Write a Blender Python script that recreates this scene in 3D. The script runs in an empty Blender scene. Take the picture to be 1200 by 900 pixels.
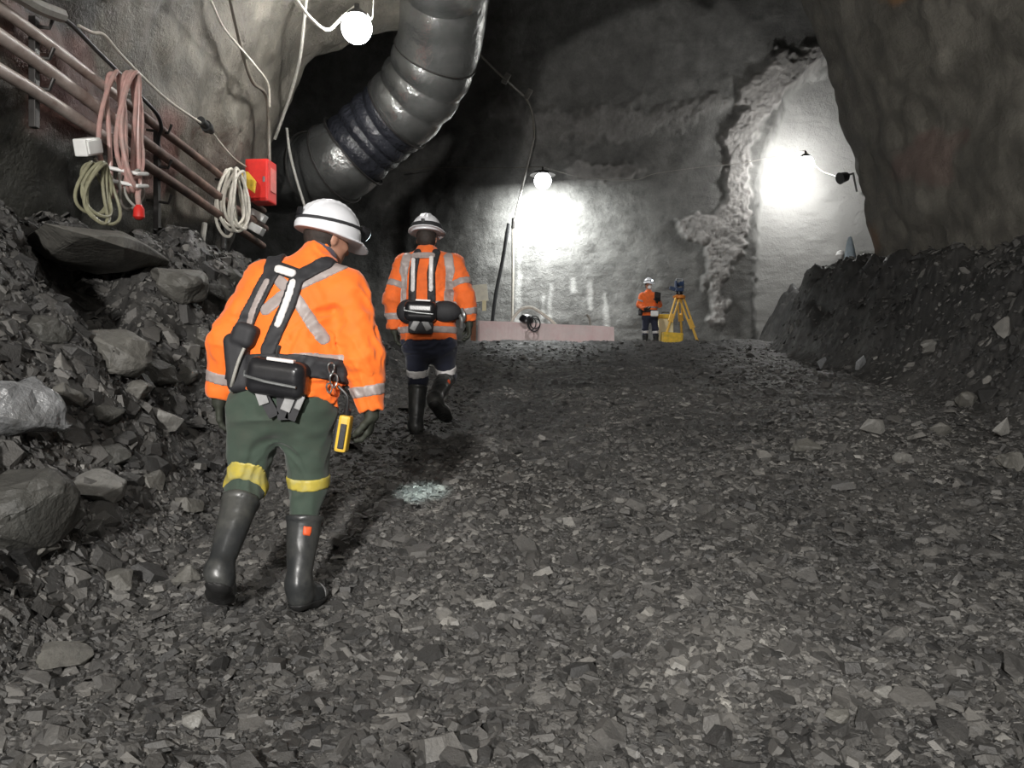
import bpy, bmesh, math, random
import numpy as np
from mathutils import Vector, Matrix

# ------------------------------------------------------------------ camera, world, lights, exposure
C = bpy.context.scene.collection
sc = bpy.context.scene
F = 930.0                                   # focal length in pixels of the 1200 px wide frame
CAMZ = 1.6
cam = bpy.data.cameras.new('camera'); cam_o = bpy.data.objects.new('camera', cam); C.objects.link(cam_o)
cam.sensor_width = 36.0; cam.lens = F / 1200.0 * 36.0; cam.clip_start = 0.05; cam.clip_end = 200
cam_o.location = (0, 0, CAMZ); cam_o.rotation_euler = (math.pi / 2, 0, 0)
sc.camera = cam_o
sc.view_settings.view_transform = 'Standard'
try: sc.view_settings.look = 'None'
except Exception: pass
sc.view_settings.gamma = 1.0; sc.view_settings.use_curve_mapping = False
sc.view_settings.exposure = 0.0

W = bpy.data.worlds.new('mine_air'); sc.world = W; W.use_nodes = True
W.node_tree.nodes['Background'].inputs[0].default_value = (0.86, 0.93, 1.0, 1)
W.node_tree.nodes['Background'].inputs[1].default_value = 0.08

def light(name, kind, loc, power, color=(1, 1, 1), size=0.1, target=None, spot=None, blend=0.5, parent=None):
    l = bpy.data.lights.new(name, kind); l.energy = power; l.color = color
    if kind == 'AREA': l.shape = 'DISK'; l.size = size
    else: l.shadow_soft_size = size
    if kind == 'SPOT': l.spot_size = spot; l.spot_blend = blend
    o = bpy.data.objects.new(name, l); C.objects.link(o); o.location = loc
    if target is not None:
        d = Vector(target) - Vector(loc); o.rotation_euler = d.to_track_quat('-Z', 'Y').to_euler()
    if parent is not None:
        o.parent = parent; o.location = Vector(loc) - Vector(parent.location)
    return o

# tunnel lamps further down the ramp, behind the photographer
light('tunnel_light', 'POINT', (-1.3, -5.2, 3.5), 4000, (1.0, 0.97, 0.93), 0.22)
light('tunnel_light', 'POINT', (0.8, -1.5, 5.8), 420, (1.0, 0.97, 0.93), 0.4)
light('chamber_fill_light', 'SPOT', (1.5, 14.6, 9.6), 900, (1, 1, 1), 0.2, target=(2.2, 21.5, 3.0), spot=math.radians(52), blend=0.8)  # unseen spot added above the brow to brighten the surveyor and barrier
P_LAMP = dict(near=220, back=460, alcove=380)
P_CAP = 420

# ------------------------------------------------------------------ helpers
rng = np.random.default_rng(11)
random.seed(5)

def px(x, y, Y):
    """point at depth Y seen at picture position x, y (measured off the photograph)"""
    return np.array([(x - 600.0) / F * Y, Y, CAMZ - (y - 450.0) / F * Y])

def _h(ix, iy, iz, seed):
    n = (ix.astype(np.int64) * 374761393 + iy.astype(np.int64) * 668265263 + iz.astype(np.int64) * 2147483647 + seed * 974634773) & 0xffffffff
    n = ((n ^ (n >> 13)) * 1274126177) & 0xffffffff
    n = ((n ^ (n >> 16)) * 2246822519) & 0xffffffff
    n = n ^ (n >> 15)
    return (n & 0xffffff).astype(np.float32) / 8388607.5 - 1.0

def vn(P, s=1.0, seed=0):
    P = np.asarray(P, dtype=np.float32) * np.float32(s) if np.isscalar(s) else np.asarray(P, dtype=np.float32) * np.asarray(s, dtype=np.float32)
    f = np.floor(P); t = P - f; t = t * t * t * (t * (t * 6 - 15) + 10); f = f.astype(np.int64)
    r = 0
    for dx in (0, 1):
        wx = t[..., 0] if dx else 1 - t[..., 0]
        for dy in (0, 1):
            wy = t[..., 1] if dy else 1 - t[..., 1]
            for dz in (0, 1):
                wz = t[..., 2] if dz else 1 - t[..., 2]
                r = r + wx * wy * wz * _h(f[..., 0] + dx, f[..., 1] + dy, f[..., 2] + dz, seed)
    return r

def fbm(P, s, o=3, seed=0, g=0.5):
    r = 0; a = 1.0
    for k in range(o):
        r = r + a * vn(P, np.asarray(s) * (2.03 ** k), seed + k * 17); a *= g
    return r

def sstep(a, b, x):
    t = np.clip((x - a) / (b - a), 0, 1); return t * t * (3 - 2 * t)

def mesh_np(name, V, Fq, smooth=True, attrs=None):
    """mesh from vertex array and face array (n x 3 or n x 4, or list of such arrays)"""
    me = bpy.data.meshes.new(name)
    fl = Fq if isinstance(Fq, list) else [Fq]
    loops = np.concatenate([f.reshape(-1) for f in fl]).astype(np.int32)
    tot = np.concatenate([np.full(len(f), f.shape[1], np.int32) for f in fl])
    st = np.concatenate([[0], np.cumsum(tot)[:-1]]).astype(np.int32)
    me.vertices.add(len(V)); me.vertices.foreach_set('co', np.asarray(V, np.float32).reshape(-1))
    me.loops.add(len(loops)); me.loops.foreach_set('vertex_index', loops)
    me.polygons.add(len(tot)); me.polygons.foreach_set('loop_start', st); me.polygons.foreach_set('loop_total', tot)
    me.polygons.foreach_set('use_smooth', np.full(len(tot), smooth, bool))
    for k, v in (attrs or {}).items():
        a = me.attributes.new(k, 'FLOAT', 'POINT'); a.data.foreach_set('value', np.asarray(v, np.float32))
    me.update(calc_edges=True)
    return me

def grid_faces(n, m):
    i = np.arange(n * m).reshape(n, m)
    return np.stack([i[:-1, :-1], i[1:, :-1], i[1:, 1:], i[:-1, 1:]], -1).reshape(-1, 4)

def obj(name, me, mat=None, parent=None, origin=None):
    """link one mesh object; its vertices are in world metres and are moved to the origin of its thing"""
    o = bpy.data.objects.new(name, me); C.objects.link(o)
    if mat is not None and not me.materials: me.materials.append(mat)
    if parent is not None:
        o.parent = parent
        r = parent
        while r.parent is not None: r = r.parent
        origin = r.location
        me.transform(Matrix.Translation(-Vector(origin)))
    elif origin is not None:
        me.transform(Matrix.Translation(-Vector(origin))); o.location = origin
    return o

def tag(o, label=None, cat=None, group=None, kind=None):
    if label: o['label'] = label
    if cat: o['category'] = cat
    if group: o['group'] = group
    if kind: o['kind'] = kind
    return o

def thing(name, loc, label, cat, group=None):
    o = bpy.data.objects.new(name, None); C.objects.link(o); o.location = Vector(loc); o.empty_display_size = 0.1
    return tag(o, label, cat, group)

class MB:
    """collects shapes into one mesh"""
    def __init__(s): s.V = []; s.F = []; s.n = 0
    def add(s, V, Fs):
        s.V.append(np.asarray(V, np.float32)); s.F += [[i + s.n for i in f] for f in Fs]; s.n += len(V); return s
    def box(s, c, d, R=None, bev=0.0):
        bm = bmesh.new(); bmesh.ops.create_cube(bm, size=1.0)
        for v in bm.verts: v.co = Vector((v.co.x * d[0], v.co.y * d[1], v.co.z * d[2]))
        if bev: bmesh.ops.bevel(bm, geom=bm.edges[:], offset=bev, segments=2, affect='EDGES', profile=0.6)
        bm.verts.index_update()
        V = np.array([v.co[:] for v in bm.verts])
        if R is not None: V = V @ np.asarray(R).T
        s.add(V + np.asarray(c), [[v.index for v in f.verts] for f in bm.faces]); bm.free(); return s
    def tube(s, pts, r, n=10, closed=False, caps=True):
        pts = np.asarray(pts, float); m = len(pts)
        r = np.full(m, r) if np.isscalar(r) else np.asarray(r)
        T = np.roll(pts, -1, 0) - np.roll(pts, 1, 0) if closed else np.gradient(pts, axis=0)
        T = T / (np.linalg.norm(T, axis=1, keepdims=True) + 1e-9)
        u = np.cross(T[0], [0.13, 0.2, 1.0]); u /= np.linalg.norm(u)
        V = []
        for i in range(m):
            u = u - T[i] * (u @ T[i]); u /= np.linalg.norm(u); w = np.cross(T[i], u)
            a = np.arange(n) / n * 2 * np.pi
            V.append(pts[i] + r[i] * (np.cos(a)[:, None] * u + np.sin(a)[:, None] * w))
        Fs = []
        for i in range(m if closed else m - 1):
            j = (i + 1) % m
            for k in range(n):
                Fs.append([i * n + k, i * n + (k + 1) % n, j * n + (k + 1) % n, j * n + k])
        if caps and not closed:
            Fs.append(list(range(n))[::-1]); Fs.append([(m - 1) * n + k for k in range(n)])
        return s.add(np.concatenate(V), Fs)
    def cyl(s, a, b, r, r2=None, n=16):
        r2 = r if r2 is None else r2
        return s.tube([a, b], [r, r2], n)
    def lathe(s, prof, c, axis=(0, 0, 1), n=24):
        ax = np.asarray(axis, float); ax /= np.linalg.norm(ax)
        u = np.cross(ax, [0.3, 1, 0.1]); u /= np.linalg.norm(u); w = np.cross(ax, u)
        a = np.arange(n) / n * 2 * np.pi
        V = [np.asarray(c) + z * ax + r * (np.cos(a)[:, None] * u + np.sin(a)[:, None] * w) for r, z in prof]
        Fs = []
        for i in range(len(prof) - 1):
            for k in range(n): Fs.append([i * n + k, i * n + (k + 1) % n, (i + 1) * n + (k + 1) % n, (i + 1) * n + k])
        Fs.append(list(range(n))[::-1]); Fs.append([(len(prof) - 1) * n + k for k in range(n)])
        return s.add(np.concatenate(V), Fs)
    def prism(s, poly, n, th):
        """polygon (3-D points, planar) pushed both ways along n"""
        poly = np.asarray(poly, float); n = np.asarray(n, float) / np.linalg.norm(n); k = len(poly)
        V = np.concatenate([poly - n * th / 2, poly + n * th / 2])
        Fs = [list(range(k))[::-1], [k + i for i in range(k)]] + [[i, (i + 1) % k, k + (i + 1) % k, k + i] for i in range(k)]
        return s.add(V, Fs)
    def mesh(s, name, smooth=False):
        me = bpy.data.meshes.new(name); me.from_pydata(np.concatenate(s.V).tolist(), [], s.F)
        bm = bmesh.new(); bm.from_mesh(me); bmesh.ops.recalc_face_normals(bm, faces=bm.faces[:]); bm.to_mesh(me); bm.free()
        me.polygons.foreach_set('use_smooth', np.full(len(me.polygons), bool(smooth)))
        if smooth:
            try: me.set_sharp_from_angle(angle=0.7)
            except Exception: pass
        me.update(); return me
    def build(s, name, mat, parent=None, smooth=False, origin=None):
        return obj(name, s.mesh(name, smooth), mat, parent, origin)

def spline(pts, n=8):
    """Catmull-Rom through the points"""
    p = np.asarray(pts, float); p = np.concatenate([[2 * p[0] - p[1]], p, [2 * p[-1] - p[-2]]])
    out = []
    for i in range(1, len(p) - 2):
        for t in np.arange(n) / n:
            out.append(0.5 * ((2 * p[i]) + (-p[i - 1] + p[i + 1]) * t + (2 * p[i - 1] - 5 * p[i] + 4 * p[i + 1] - p[i + 2]) * t * t + (-p[i - 1] + 3 * p[i] - 3 * p[i + 1] + p[i + 2]) * t ** 3))
    out.append(p[-2]); return np.array(out)

# ------------------------------------------------------------------ materials
class NT:
    def __init__(s, name):
        s.m = bpy.data.materials.new(name); s.m.use_nodes = True; s.t = s.m.node_tree
        s.b = s.t.nodes['Principled BSDF']; s.tc = s.t.nodes.new('ShaderNodeTexCoord')
    def n(s, t, **k):
        x = s.t.nodes.new(t)
        for a, v in k.items(): setattr(x, a, v)
        return x
    def l(s, a, b): s.t.links.new(a, b)
    def noise(s, scale, detail=4, rough=0.6, vec=None, stretch=None):
        x = s.n('ShaderNodeTexNoise'); x.inputs['Scale'].default_value = scale; x.inputs['Detail'].default_value = detail; x.inputs['Roughness'].default_value = rough
        v = vec or s.tc.outputs['Object']
        if stretch:
            mp = s.n('ShaderNodeMapping'); mp.inputs['Scale'].default_value = stretch; s.l(v, mp.inputs[0]); v = mp.outputs[0]
        s.l(v, x.inputs['Vector']); return x.outputs['Fac']
    def ramp(s, fac, stops):
        r = s.n('ShaderNodeValToRGB'); e = r.color_ramp.elements
        while len(e) < len(stops): e.new(0.5)
        for q, (p, c) in zip(e, stops):
            q.position = p; q.color = (c, c, c, 1) if np.isscalar(c) else (*c, 1)
        s.l(fac, r.inputs[0]); return r.outputs[0]
    def mix(s, fac, a, b, mode='MIX'):
        x = s.n('ShaderNodeMix', data_type='RGBA', blend_type=mode)
        for sock, v in ((x.inputs[0], fac), (x.inputs[6], a), (x.inputs[7], b)):
            if hasattr(v, 'is_linked') or hasattr(v, 'links'): s.l(v, sock)
            elif np.isscalar(v): sock.default_value = v if sock.type == 'VALUE' else (v, v, v, 1)
            else: sock.default_value = (*v, 1)
        return x.outputs[2]
    def math(s, op, a, b=0.5):
        x = s.n('ShaderNodeMath', operation=op)
        for sock, v in ((x.inputs[0], a), (x.inputs[1], b)):
            if hasattr(v, 'links'): s.l(v, sock)
            else: sock.default_value = v
        return x.outputs[0]
    def attr(s, name):
        a = s.n('ShaderNodeAttribute', attribute_name=name); return a.outputs['Fac']
    def bump(s, h, strength=0.4, dist=0.02):
        b = s.n('ShaderNodeBump'); b.inputs['Strength'].default_value = strength; b.inputs['Distance'].default_value = dist
        s.l(h, b.inputs['Height']); s.l(b.outputs[0], s.b.inputs['Normal'])
    def col(s, c):
        if hasattr(c, 'links'): s.l(c, s.b.inputs['Base Color'])
        else: s.b.inputs['Base Color'].default_value = (*c, 1)
    def rough(s, r):
        if hasattr(r, 'links'): s.l(r, s.b.inputs['Roughness'])
        else: s.b.inputs['Roughness'].default_value = r

def plain(name, c, rough=0.6, var=0.25, scale=9, bump=0.15, dist=0.004, metal=0.0, spec=0.5, dirt=None):
    q = NT(name); c = np.asarray(c, float)
    f = q.noise(scale, 5)
    col = q.ramp(f, [(0.3, tuple(c * (1 - var))), (0.7, tuple(np.minimum(c * (1 + var * 0.6), 1)))])
    if dirt is not None:
        col = q.mix(q.ramp(q.noise(scale * 0.6, 6, 0.7), [(0.45, 0.0), (0.66, 0.8)]), col, dirt)
    q.col(col); q.rough(rough); q.b.inputs['Metallic'].default_value = metal; q.b.inputs['Specular IOR Level'].default_value = spec
    if bump: q.bump(q.noise(scale * 5, 4), bump, dist)
    return q.m

def shotcrete(name, c1, c2, c3, patches=(), bump=0.6, sc_=1.0, wet=(0.35, 0.8)):
    q = NT(name)
    big = q.noise(0.45 * sc_, 5, 0.65); mid = q.noise(2.2 * sc_, 6, 0.65); fine = q.noise(26 * sc_, 5, 0.7)
    col = q.ramp(big, [(0.30, c1), (0.52, c2), (0.72, c3)])
    col = q.mix(q.ramp(mid, [(0.35, 0.75), (0.62, 0.0)]), col, tuple(np.asarray(c1) * 0.6))
    col = q.mix(0.5, col, q.ramp(fine, [(0.2, 0.45), (0.8, 1.0)]), 'MULTIPLY')
    for a, c in patches: col = q.mix(q.attr(a), col, c)
    ro = q.ramp(mid, [(0.3, wet[0]), (0.7, wet[1])])
    if patches and patches[0][0] == 'band': ro = q.mix(q.attr('band'), ro, 0.95)
    q.col(col); q.rough(ro)
    hh = q.math('ADD', q.math('MULTIPLY', q.noise(7 * sc_, 6, 0.7), 1.0), q.math('MULTIPLY', fine, 0.35))
    q.bump(hh, bump, 0.05)
    return q.m

def rubble(name, rnd):
    q = NT(name)
    t = q.attr('tone') if rnd == 'attr' else q.n('ShaderNodeObjectInfo').outputs['Random']
    n1 = q.noise(6, 6, 0.7); n2 = q.noise(60, 4, 0.7)
    base = q.ramp(t, [(0.0, (0.022, 0.022, 0.022)), (0.45, (0.085, 0.083, 0.080)), (0.8, (0.17, 0.166, 0.158)), (1.0, (0.29, 0.285, 0.27))])
    col = q.mix(0.55, base, q.ramp(n1, [(0.3, (0.45, 0.45, 0.46)), (0.55, (1.0, 0.97, 0.92)), (0.75, (1.25, 1.2, 1.12))]), 'MULTIPLY')
    col = q.mix(0.35, col, q.ramp(n2, [(0.25, 0.4), (0.75, 1.2)]), 'MULTIPLY')
    q.col(col); q.rough(q.ramp(n1, [(0.35, 0.42), (0.65, 0.78)]))
    q.bump(q.math('ADD', n2, q.math('MULTIPLY', n1, 1.5)), 0.5, 0.012)
    return q.m

M = {}
M['gravel'] = rubble('crushed_rock', 'attr')
M['stone'] = rubble('loose_stone', 'obj')
M['stone_pale'] = plain('pale_shale', (0.22, 0.215, 0.20), 0.55, 0.4, 5, 0.6, 0.02, dirt=(0.09, 0.088, 0.08))
M['stone_mid'] = plain('grey_shale', (0.15, 0.145, 0.13), 0.6, 0.45, 5, 0.6, 0.02, dirt=(0.06, 0.058, 0.052))
M['stone_dark'] = plain('dark_shale', (0.075, 0.073, 0.066), 0.6, 0.5, 5, 0.6, 0.02, dirt=(0.03, 0.031, 0.028))
M['stone_wet'] = plain('wet_shale', (0.20, 0.205, 0.21), 0.22, 0.4, 5, 0.7, 0.02, dirt=(0.06, 0.06, 0.058))
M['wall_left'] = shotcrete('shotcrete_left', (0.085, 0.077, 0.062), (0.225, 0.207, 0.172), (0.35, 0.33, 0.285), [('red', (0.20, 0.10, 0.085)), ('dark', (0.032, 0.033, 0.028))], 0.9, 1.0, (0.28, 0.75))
M['wall_right'] = shotcrete('shotcrete_right', (0.10, 0.094, 0.08), (0.21, 0.198, 0.168), (0.30, 0.282, 0.24), [('red', (0.16, 0.085, 0.075)), ('rust', (0.20, 0.105, 0.045))], 0.7, 1.0, (0.5, 0.9))
M['wall_back'] = shotcrete('shotcrete_back', (0.16, 0.16, 0.152), (0.25, 0.25, 0.238), (0.33, 0.33, 0.315), [('band', (0.44, 0.425, 0.41)), ('bay', (0.47, 0.47, 0.455)), ('streak', (0.62, 0.62, 0.60))], 0.8, 1.0, (0.4, 0.85))
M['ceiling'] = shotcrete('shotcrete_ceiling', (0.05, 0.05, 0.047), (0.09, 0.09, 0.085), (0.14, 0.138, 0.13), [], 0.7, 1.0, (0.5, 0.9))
# ------------------------------------------------------------------ setting: floor with its rubble slopes
def base_z(Y):
    return np.interp(Y, [-6, 0, 6.6, 8, 18, 19, 40], [-1.08, 0, 1.19, 1.40, 2.52, 2.57, 2.56])
def H0(X, Y):
    """ground height without small relief"""
    b = base_z(Y)
    xf = np.interp(Y, [0, 3, 5, 7, 8, 12, 14.5, 18], [-1.55, -1.55, -1.65, -1.25, -1.2, -1.25, -1.7, -3.2])
    hl = np.interp(Y, [0, 3, 4.5, 6, 8.5, 12, 14, 16.5, 18], [1.6, 1.75, 1.76, 1.58, 1.45, 1.12, 0.8, 0.25, 0])
    t = np.clip((xf - X) / np.interp(Y, [3, 5, 8], [1.45, 1.5, 1.75]), 0, 1.6)
    b = b + hl * np.where(t < 1, t * t * (2.2 - 1.2 * t), 1 + 0.10 * (t - 1))
    xr = np.interp(Y, [0, 4, 6, 9, 12.5, 15, 17, 18.5], [3.3, 3.5, 4.0, 4.5, 4.7, 4.95, 5.45, 7.0])
    wr = np.interp(Y, [5, 9, 13, 16], [1.7, 1.5, 1.25, 0.75])
    hr = np.interp(Y, [0, 4, 6, 9, 13, 16, 17.2, 18.6], [1.2, 1.4, 1.5, 1.58, 1.62, 1.30, 0.95, 0.25])
    t = np.clip((X - xr) / wr, 0, 2.0)
    b = b + hr * np.where(t < 1, t * t * (2.4 - 1.4 * t), 1 + 0.12 * (t - 1))
    b = b + 1.40 * sstep(6.8, 7.9, X) * sstep(17.2, 18.8, Y) * (1 - sstep(22.5, 24, Y))
    return b
def H(X, Y):
    X = np.asarray(X, float); Y = np.asarray(Y, float)
    P = np.stack([X, Y, 0 * X], -1)
    b = H0(X, Y)
    heap = np.clip((b - base_z(Y)) / 0.5, 0, 1)
    a = 0.55 + 1.2 * heap
    b = b + a * (0.05 * vn(P, 1.3, 3) + 0.035 * vn(P, 3.1, 4)) + heap * (X < 0) * 0.16 * (np.abs(vn(P, 2.1, 14)) + 0.5 * np.abs(vn(P, 4.3, 15)) - 0.35) + heap * (X > 0) * 0.22 * (np.abs(vn(P, 1.9, 24)) + 0.6 * np.abs(vn(P, 3.9, 25)) - 0.35) + (0.3 + heap) * 0.035 * np.abs(vn(P, 5.5, 5)) + 0.014 * (0.6 + heap) * vn(P, 11, 6)
    # shallow wheel ruts up the ramp
    for c in (0.35, 2.3): b = b - 0.035 * np.exp(-((X - c - 0.12 * np.sin(Y * 0.7)) / 0.28) ** 2) * (1 - heap)
    b = b + 0.06 * np.exp(-((Y - 18.2) / 0.8) ** 2) * (0.5 + vn(P, 2.2, 9))
    b = b - 0.62 * np.exp(-(((X + 2.86 + 0.36 * (Y - 5.15)) / 0.36) ** 2 + ((Y - 5.6) / 0.85) ** 2) ** 2)   # hollow under the slab at the top of the left heap
    return b
def ground(x, y, lo=2.0, hi=24.0):
    """where the line of sight through picture position x, y meets the ground"""
    Y = np.exp(np.linspace(math.log(lo), math.log(hi), 900))
    X = (x - 600) / F * Y; z = CAMZ - (y - 450) / F * Y
    d = z - H(X, Y)
    k = np.argmax(d < 0) if (d < 0).any() else len(Y) - 1
    return np.array([X[k], Y[k], float(H(X[k], Y[k]))])

rows = np.concatenate([np.linspace(-4, 1.0, 26)[:-1], np.exp(np.linspace(0, math.log(27.5), 470))])
uu = np.linspace(-1, 1, 820)
YY = np.repeat(rows[:, None], len(uu), 1)
XX = uu[None] * np.minimum(1.15 * np.abs(YY) + 2.2, 15.0)
XX = np.where(YY < 1, uu[None] * 6.5, XX)
ZZ = H(XX, YY)
PG = np.stack([XX, YY, ZZ], -1).reshape(-1, 3)
ZZ = ZZ.reshape(-1) + 0.008 * vn(PG, 24, 31) + 0.006 * vn(PG, 47, 33)
PG[:, 2] = ZZ
tone = np.clip(0.24 - 0.10 * (PG[:, 0] > 0) * np.clip((PG[:, 2] - base_z(PG[:, 1])) / .5, 0, 1) + 0.16 * fbm(PG, 1.1, 4, 50) + 0.25 * vn(PG, 30, 51), 0, 0.8)
me = mesh_np('floor', PG, grid_faces(len(rows), len(uu)), True, {'tone': tone})
tag(obj('floor', me, M['gravel']), kind='structure')

# ------------------------------------------------------------------ setting: the near tunnel (left wall, vault, right wall), ending at a brow
prof = np.array([(-4.1, -1.5), (-4.0, 1.0), (-3.9, 2.4), (-3.72, 3.6), (-3.35, 5.0), (-2.98, 5.9), (-2.5, 6.32), (-1.8, 6.75), (-0.9, 7.35), (0.2, 8.3), (2.0, 9.3), (3.4, 9.45), (4.1, 8.95), (4.72, 8.3), (5.2, 7.55), (5.78, 5.7), (6.22, 3.8), (6.6, 2.0), (6.9, -1.0)])
pr = spline(prof, 10)
sl = np.concatenate([[0], np.cumsum(np.linalg.norm(np.diff(pr, axis=0), axis=1))])
def seg(s0, s1, n):
    s = np.linspace(s0, s1, n); p = np.stack([np.interp(s, sl, pr[:, 0]), np.interp(s, sl, pr[:, 1])], -1)
    t = np.stack([np.gradient(p[:, 0]), np.gradient(p[:, 1])], -1); t /= np.linalg.norm(t, axis=1, keepdims=True)
    return p, np.stack([-t[:, 1], t[:, 0]], -1)          # outward normal
def brow(X): return 12.45 + 0.39 * X
def tunnel(name, s0, s1, n, ny, mat, R, seed, amp, attrs=None, y0=-4.0):
    p, nn = seg(s0, s1, n)
    th = np.linspace(0, math.pi / 2, 14)
    ext = np.concatenate([[0.3, 0.8, 1.6, 3.0, 5.0, 8.0]])
    V = np.zeros((ny + len(th) + len(ext), n, 3)); 
    yb = brow(p[:, 0]) - R + 0.22 * vn(np.stack([p[:, 0], p[:, 1], 0 * p[:, 0]], -1), 0.9, seed)
    f = np.linspace(0, 1, ny, endpoint=False)
    for j in range(ny):
        V[j, :, 0] = p[:, 0]; V[j, :, 2] = p[:, 1]; V[j, :, 1] = y0 + (yb - y0) * f[j]
    for j, a in enumerate(th):
        off = R * (1 - math.cos(a)); q = p + nn * off
        V[ny + j, :, 0] = q[:, 0]; V[ny + j, :, 2] = q[:, 1]; V[ny + j, :, 1] = yb + R * math.sin(a)
    for j, e in enumerate(ext):
        q = p + nn * (R + e)
        V[ny + 14 + j, :, 0] = q[:, 0]; V[ny + 14 + j, :, 2] = q[:, 1]; V[ny + 14 + j, :, 1] = yb + R
    Q = V.reshape(-1, 3)
    d = amp * (fbm(Q, 0.75, 3, seed + 1) + 0.35 * vn(Q, 3.2, seed + 5) + 0.14 * vn(Q, 9, seed + 6))
    N = np.broadcast_to(np.stack([nn[:, 0], 0 * nn[:, 0], nn[:, 1]], -1), V.shape).reshape(-1, 3)
    Q = Q + N * d[:, None]
    at = {k: g(Q) for k, g in (attrs or {}).items()}
    o = obj(name, mesh_np(name, Q, grid_faces(V.shape[0], n)[:, ::-1], True, at), mat)
    return tag(o, kind='structure')
def pxy(Q): return 600 + Q[:, 0] / np.maximum(Q[:, 1], .5) * F, 450 - (Q[:, 2] - CAMZ) / np.maximum(Q[:, 1], .5) * F
def blob(Q, y, z, ry, rz, seed, e=0.45):
    d = ((Q[:, 1] - y) / ry) ** 2 + ((Q[:, 2] - z) / rz) ** 2 + e * 2 * fbm(Q, 1.6, 3, seed)
    return 1 - sstep(0.55, 1.15, d)
L_red = lambda Q: 0.75 * np.clip(blob(Q, 6.3, 4.15, 1.0, 0.5, 71) + blob(Q, 8.0, 4.0, 1.1, 0.55, 72), 0, 1)
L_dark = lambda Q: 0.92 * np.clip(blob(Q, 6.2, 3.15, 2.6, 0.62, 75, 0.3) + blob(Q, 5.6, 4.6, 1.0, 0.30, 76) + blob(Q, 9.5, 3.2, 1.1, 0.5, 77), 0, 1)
S_L = sl[8 * 10] ; S_R = sl[11 * 10]
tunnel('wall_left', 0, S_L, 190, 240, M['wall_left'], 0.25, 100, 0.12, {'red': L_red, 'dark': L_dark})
tunnel('ceiling', S_L, S_R, 90, 90, M['ceiling'], 0.4, 100, 0.12)
R_red = lambda Q: 0.4 * blob(Q, 11.5, 4.8, 0.8, 0.35, 81)
R_rust = lambda Q: 0.8 * np.clip(blob(Q, 10.5, 8.0, 1.2, 1.2, 82) + blob(Q, 15.2, 4.1, 1.2, 0.5, 83), 0, 1)
tunnel('wall_right', S_R, sl[-1], 190, 240, M['wall_right'], 1.45, 100, 0.12, {'red': R_red, 'rust': R_rust})

# ------------------------------------------------------------------ setting: the far chamber
nx, nz = 720, 330
X = np.repeat(np.linspace(-13.5, 14.5, nx)[:, None], nz, 1); Z = np.repeat(np.linspace(1.2, 14.0, nz)[None], nx, 0)
Yb = 25.0 + 0.9 * sstep(0.2, -5.5, X) * 2.2
Yb = Yb - 0.055 * np.clip(Z - 7.6, 0, 9) ** 2                      # leans in to the roof above the kink
u = 600 + X / 25.0 * F; v = 450 - (Z - CAMZ) / 25.0 * F
P3 = np.stack([X, Yb, Z], -1)
def poly_d(pts):
    """signed distance (pixels at 25 m) to a tapered poly-line"""
    d = np.full(u.shape, 1e3)
    for (x0, y0, w0), (x1, y1, w1) in zip(pts[:-1], pts[1:]):
        t = np.clip(((u - x0) * (x1 - x0) + (v - y0) * (y1 - y0)) / ((x1 - x0) ** 2 + (y1 - y0) ** 2 + 1e-6), 0, 1)
        d = np.minimum(d, np.hypot(u - x0 - t * (x1 - x0), v - y0 - t * (y1 - y0)) - (w0 + t * (w1 - w0)))
    return d
jag = 9 * fbm(P3, 1.5, 3, 210) + 4 * vn(P3, 6, 214)
dA = poly_d([(955, 76, 12), (915, 96, 18), (882, 125, 17), (867, 160, 16), (864, 200, 14), (861, 235, 14), (853, 265, 18), (845, 300, 15), (841, 340, 11), (838, 372, 9)])
dA = np.minimum(dA, poly_d([(812, 266, 17), (835, 268, 15)]))
dB = poly_d([(575, 126, 6), (640, 150, 13), (690, 152, 18), (760, 143, 14), (838, 130, 9)])
dC = poly_d([(672, 203, 11), (735, 200, 13)])
dD = poly_d([(446, 232, 10), (440, 345, 14)])
mA = 1 - sstep(-3, 5, dA + jag); mB = 0.42 * (1 - sstep(-5, 9, dB + jag)); mC = 0.6 * (1 - sstep(-4, 5, dC + jag)); mD = 0.45 * (1 - sstep(-6, 8, dD + jag))
band = np.clip(np.maximum.reduce([mA, mB, mC, mD]) * (0.78 + 0.35 * vn(P3, 7.0, 230) + 0.2 * vn(P3, 15.0, 231)), 0, 1)
dS = np.minimum.reduce([poly_d([(645, 335, 1), (643, 385, .6)]), poly_d([(637, 345, .6), (635, 385, .5)]), poly_d([(692, 330, .8), (692, 362, .8)]), poly_d([(709, 345, .6), (711, 385, 2)]), poly_d([(609, 295, 1), (606, 385, 2)]), poly_d([(671, 328, .4), (672, 340, .4)])])
streak = 0.55 * (1 - sstep(-1.5, 3.5, dS + 0.35 * jag))
# smooth recessed bay to the right of the scabbled arch
bay = np.interp(v, [60, 95, 120, 180, 250, 380], [975, 938, 915, 897, 888, 884])
rec = sstep(-6, 10, u - bay + 0.3 * jag)
Yb = Yb + 0.55 * rec + 0.06 * fbm(P3, 0.6, 3, 200) + 0.018 * vn(P3, 2.3, 204) * (1 - 0.6 * rec)
Yb = Yb - (mA * 0.13 + mB * 0.15 + mC * 0.15) * (0.9 + 0.15 * vn(P3, 4.0, 220) + 0.22 * np.abs(vn(P3, 8.0, 221)) + 0.30 * np.abs(vn(P3, 15.0, 223))) - 0.007 * vn(P3, (3, 3, 9), 222)
V = np.stack([X, Yb, Z], -1).reshape(-1, 3)
me = mesh_np('wall_back', V, grid_faces(nx, nz), True, {'band': band.reshape(-1), 'streak': streak.reshape(-1), 'bay': 0.8 * rec.reshape(-1)})
tag(obj('wall_back', me, M['wall_back']), kind='structure')
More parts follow.
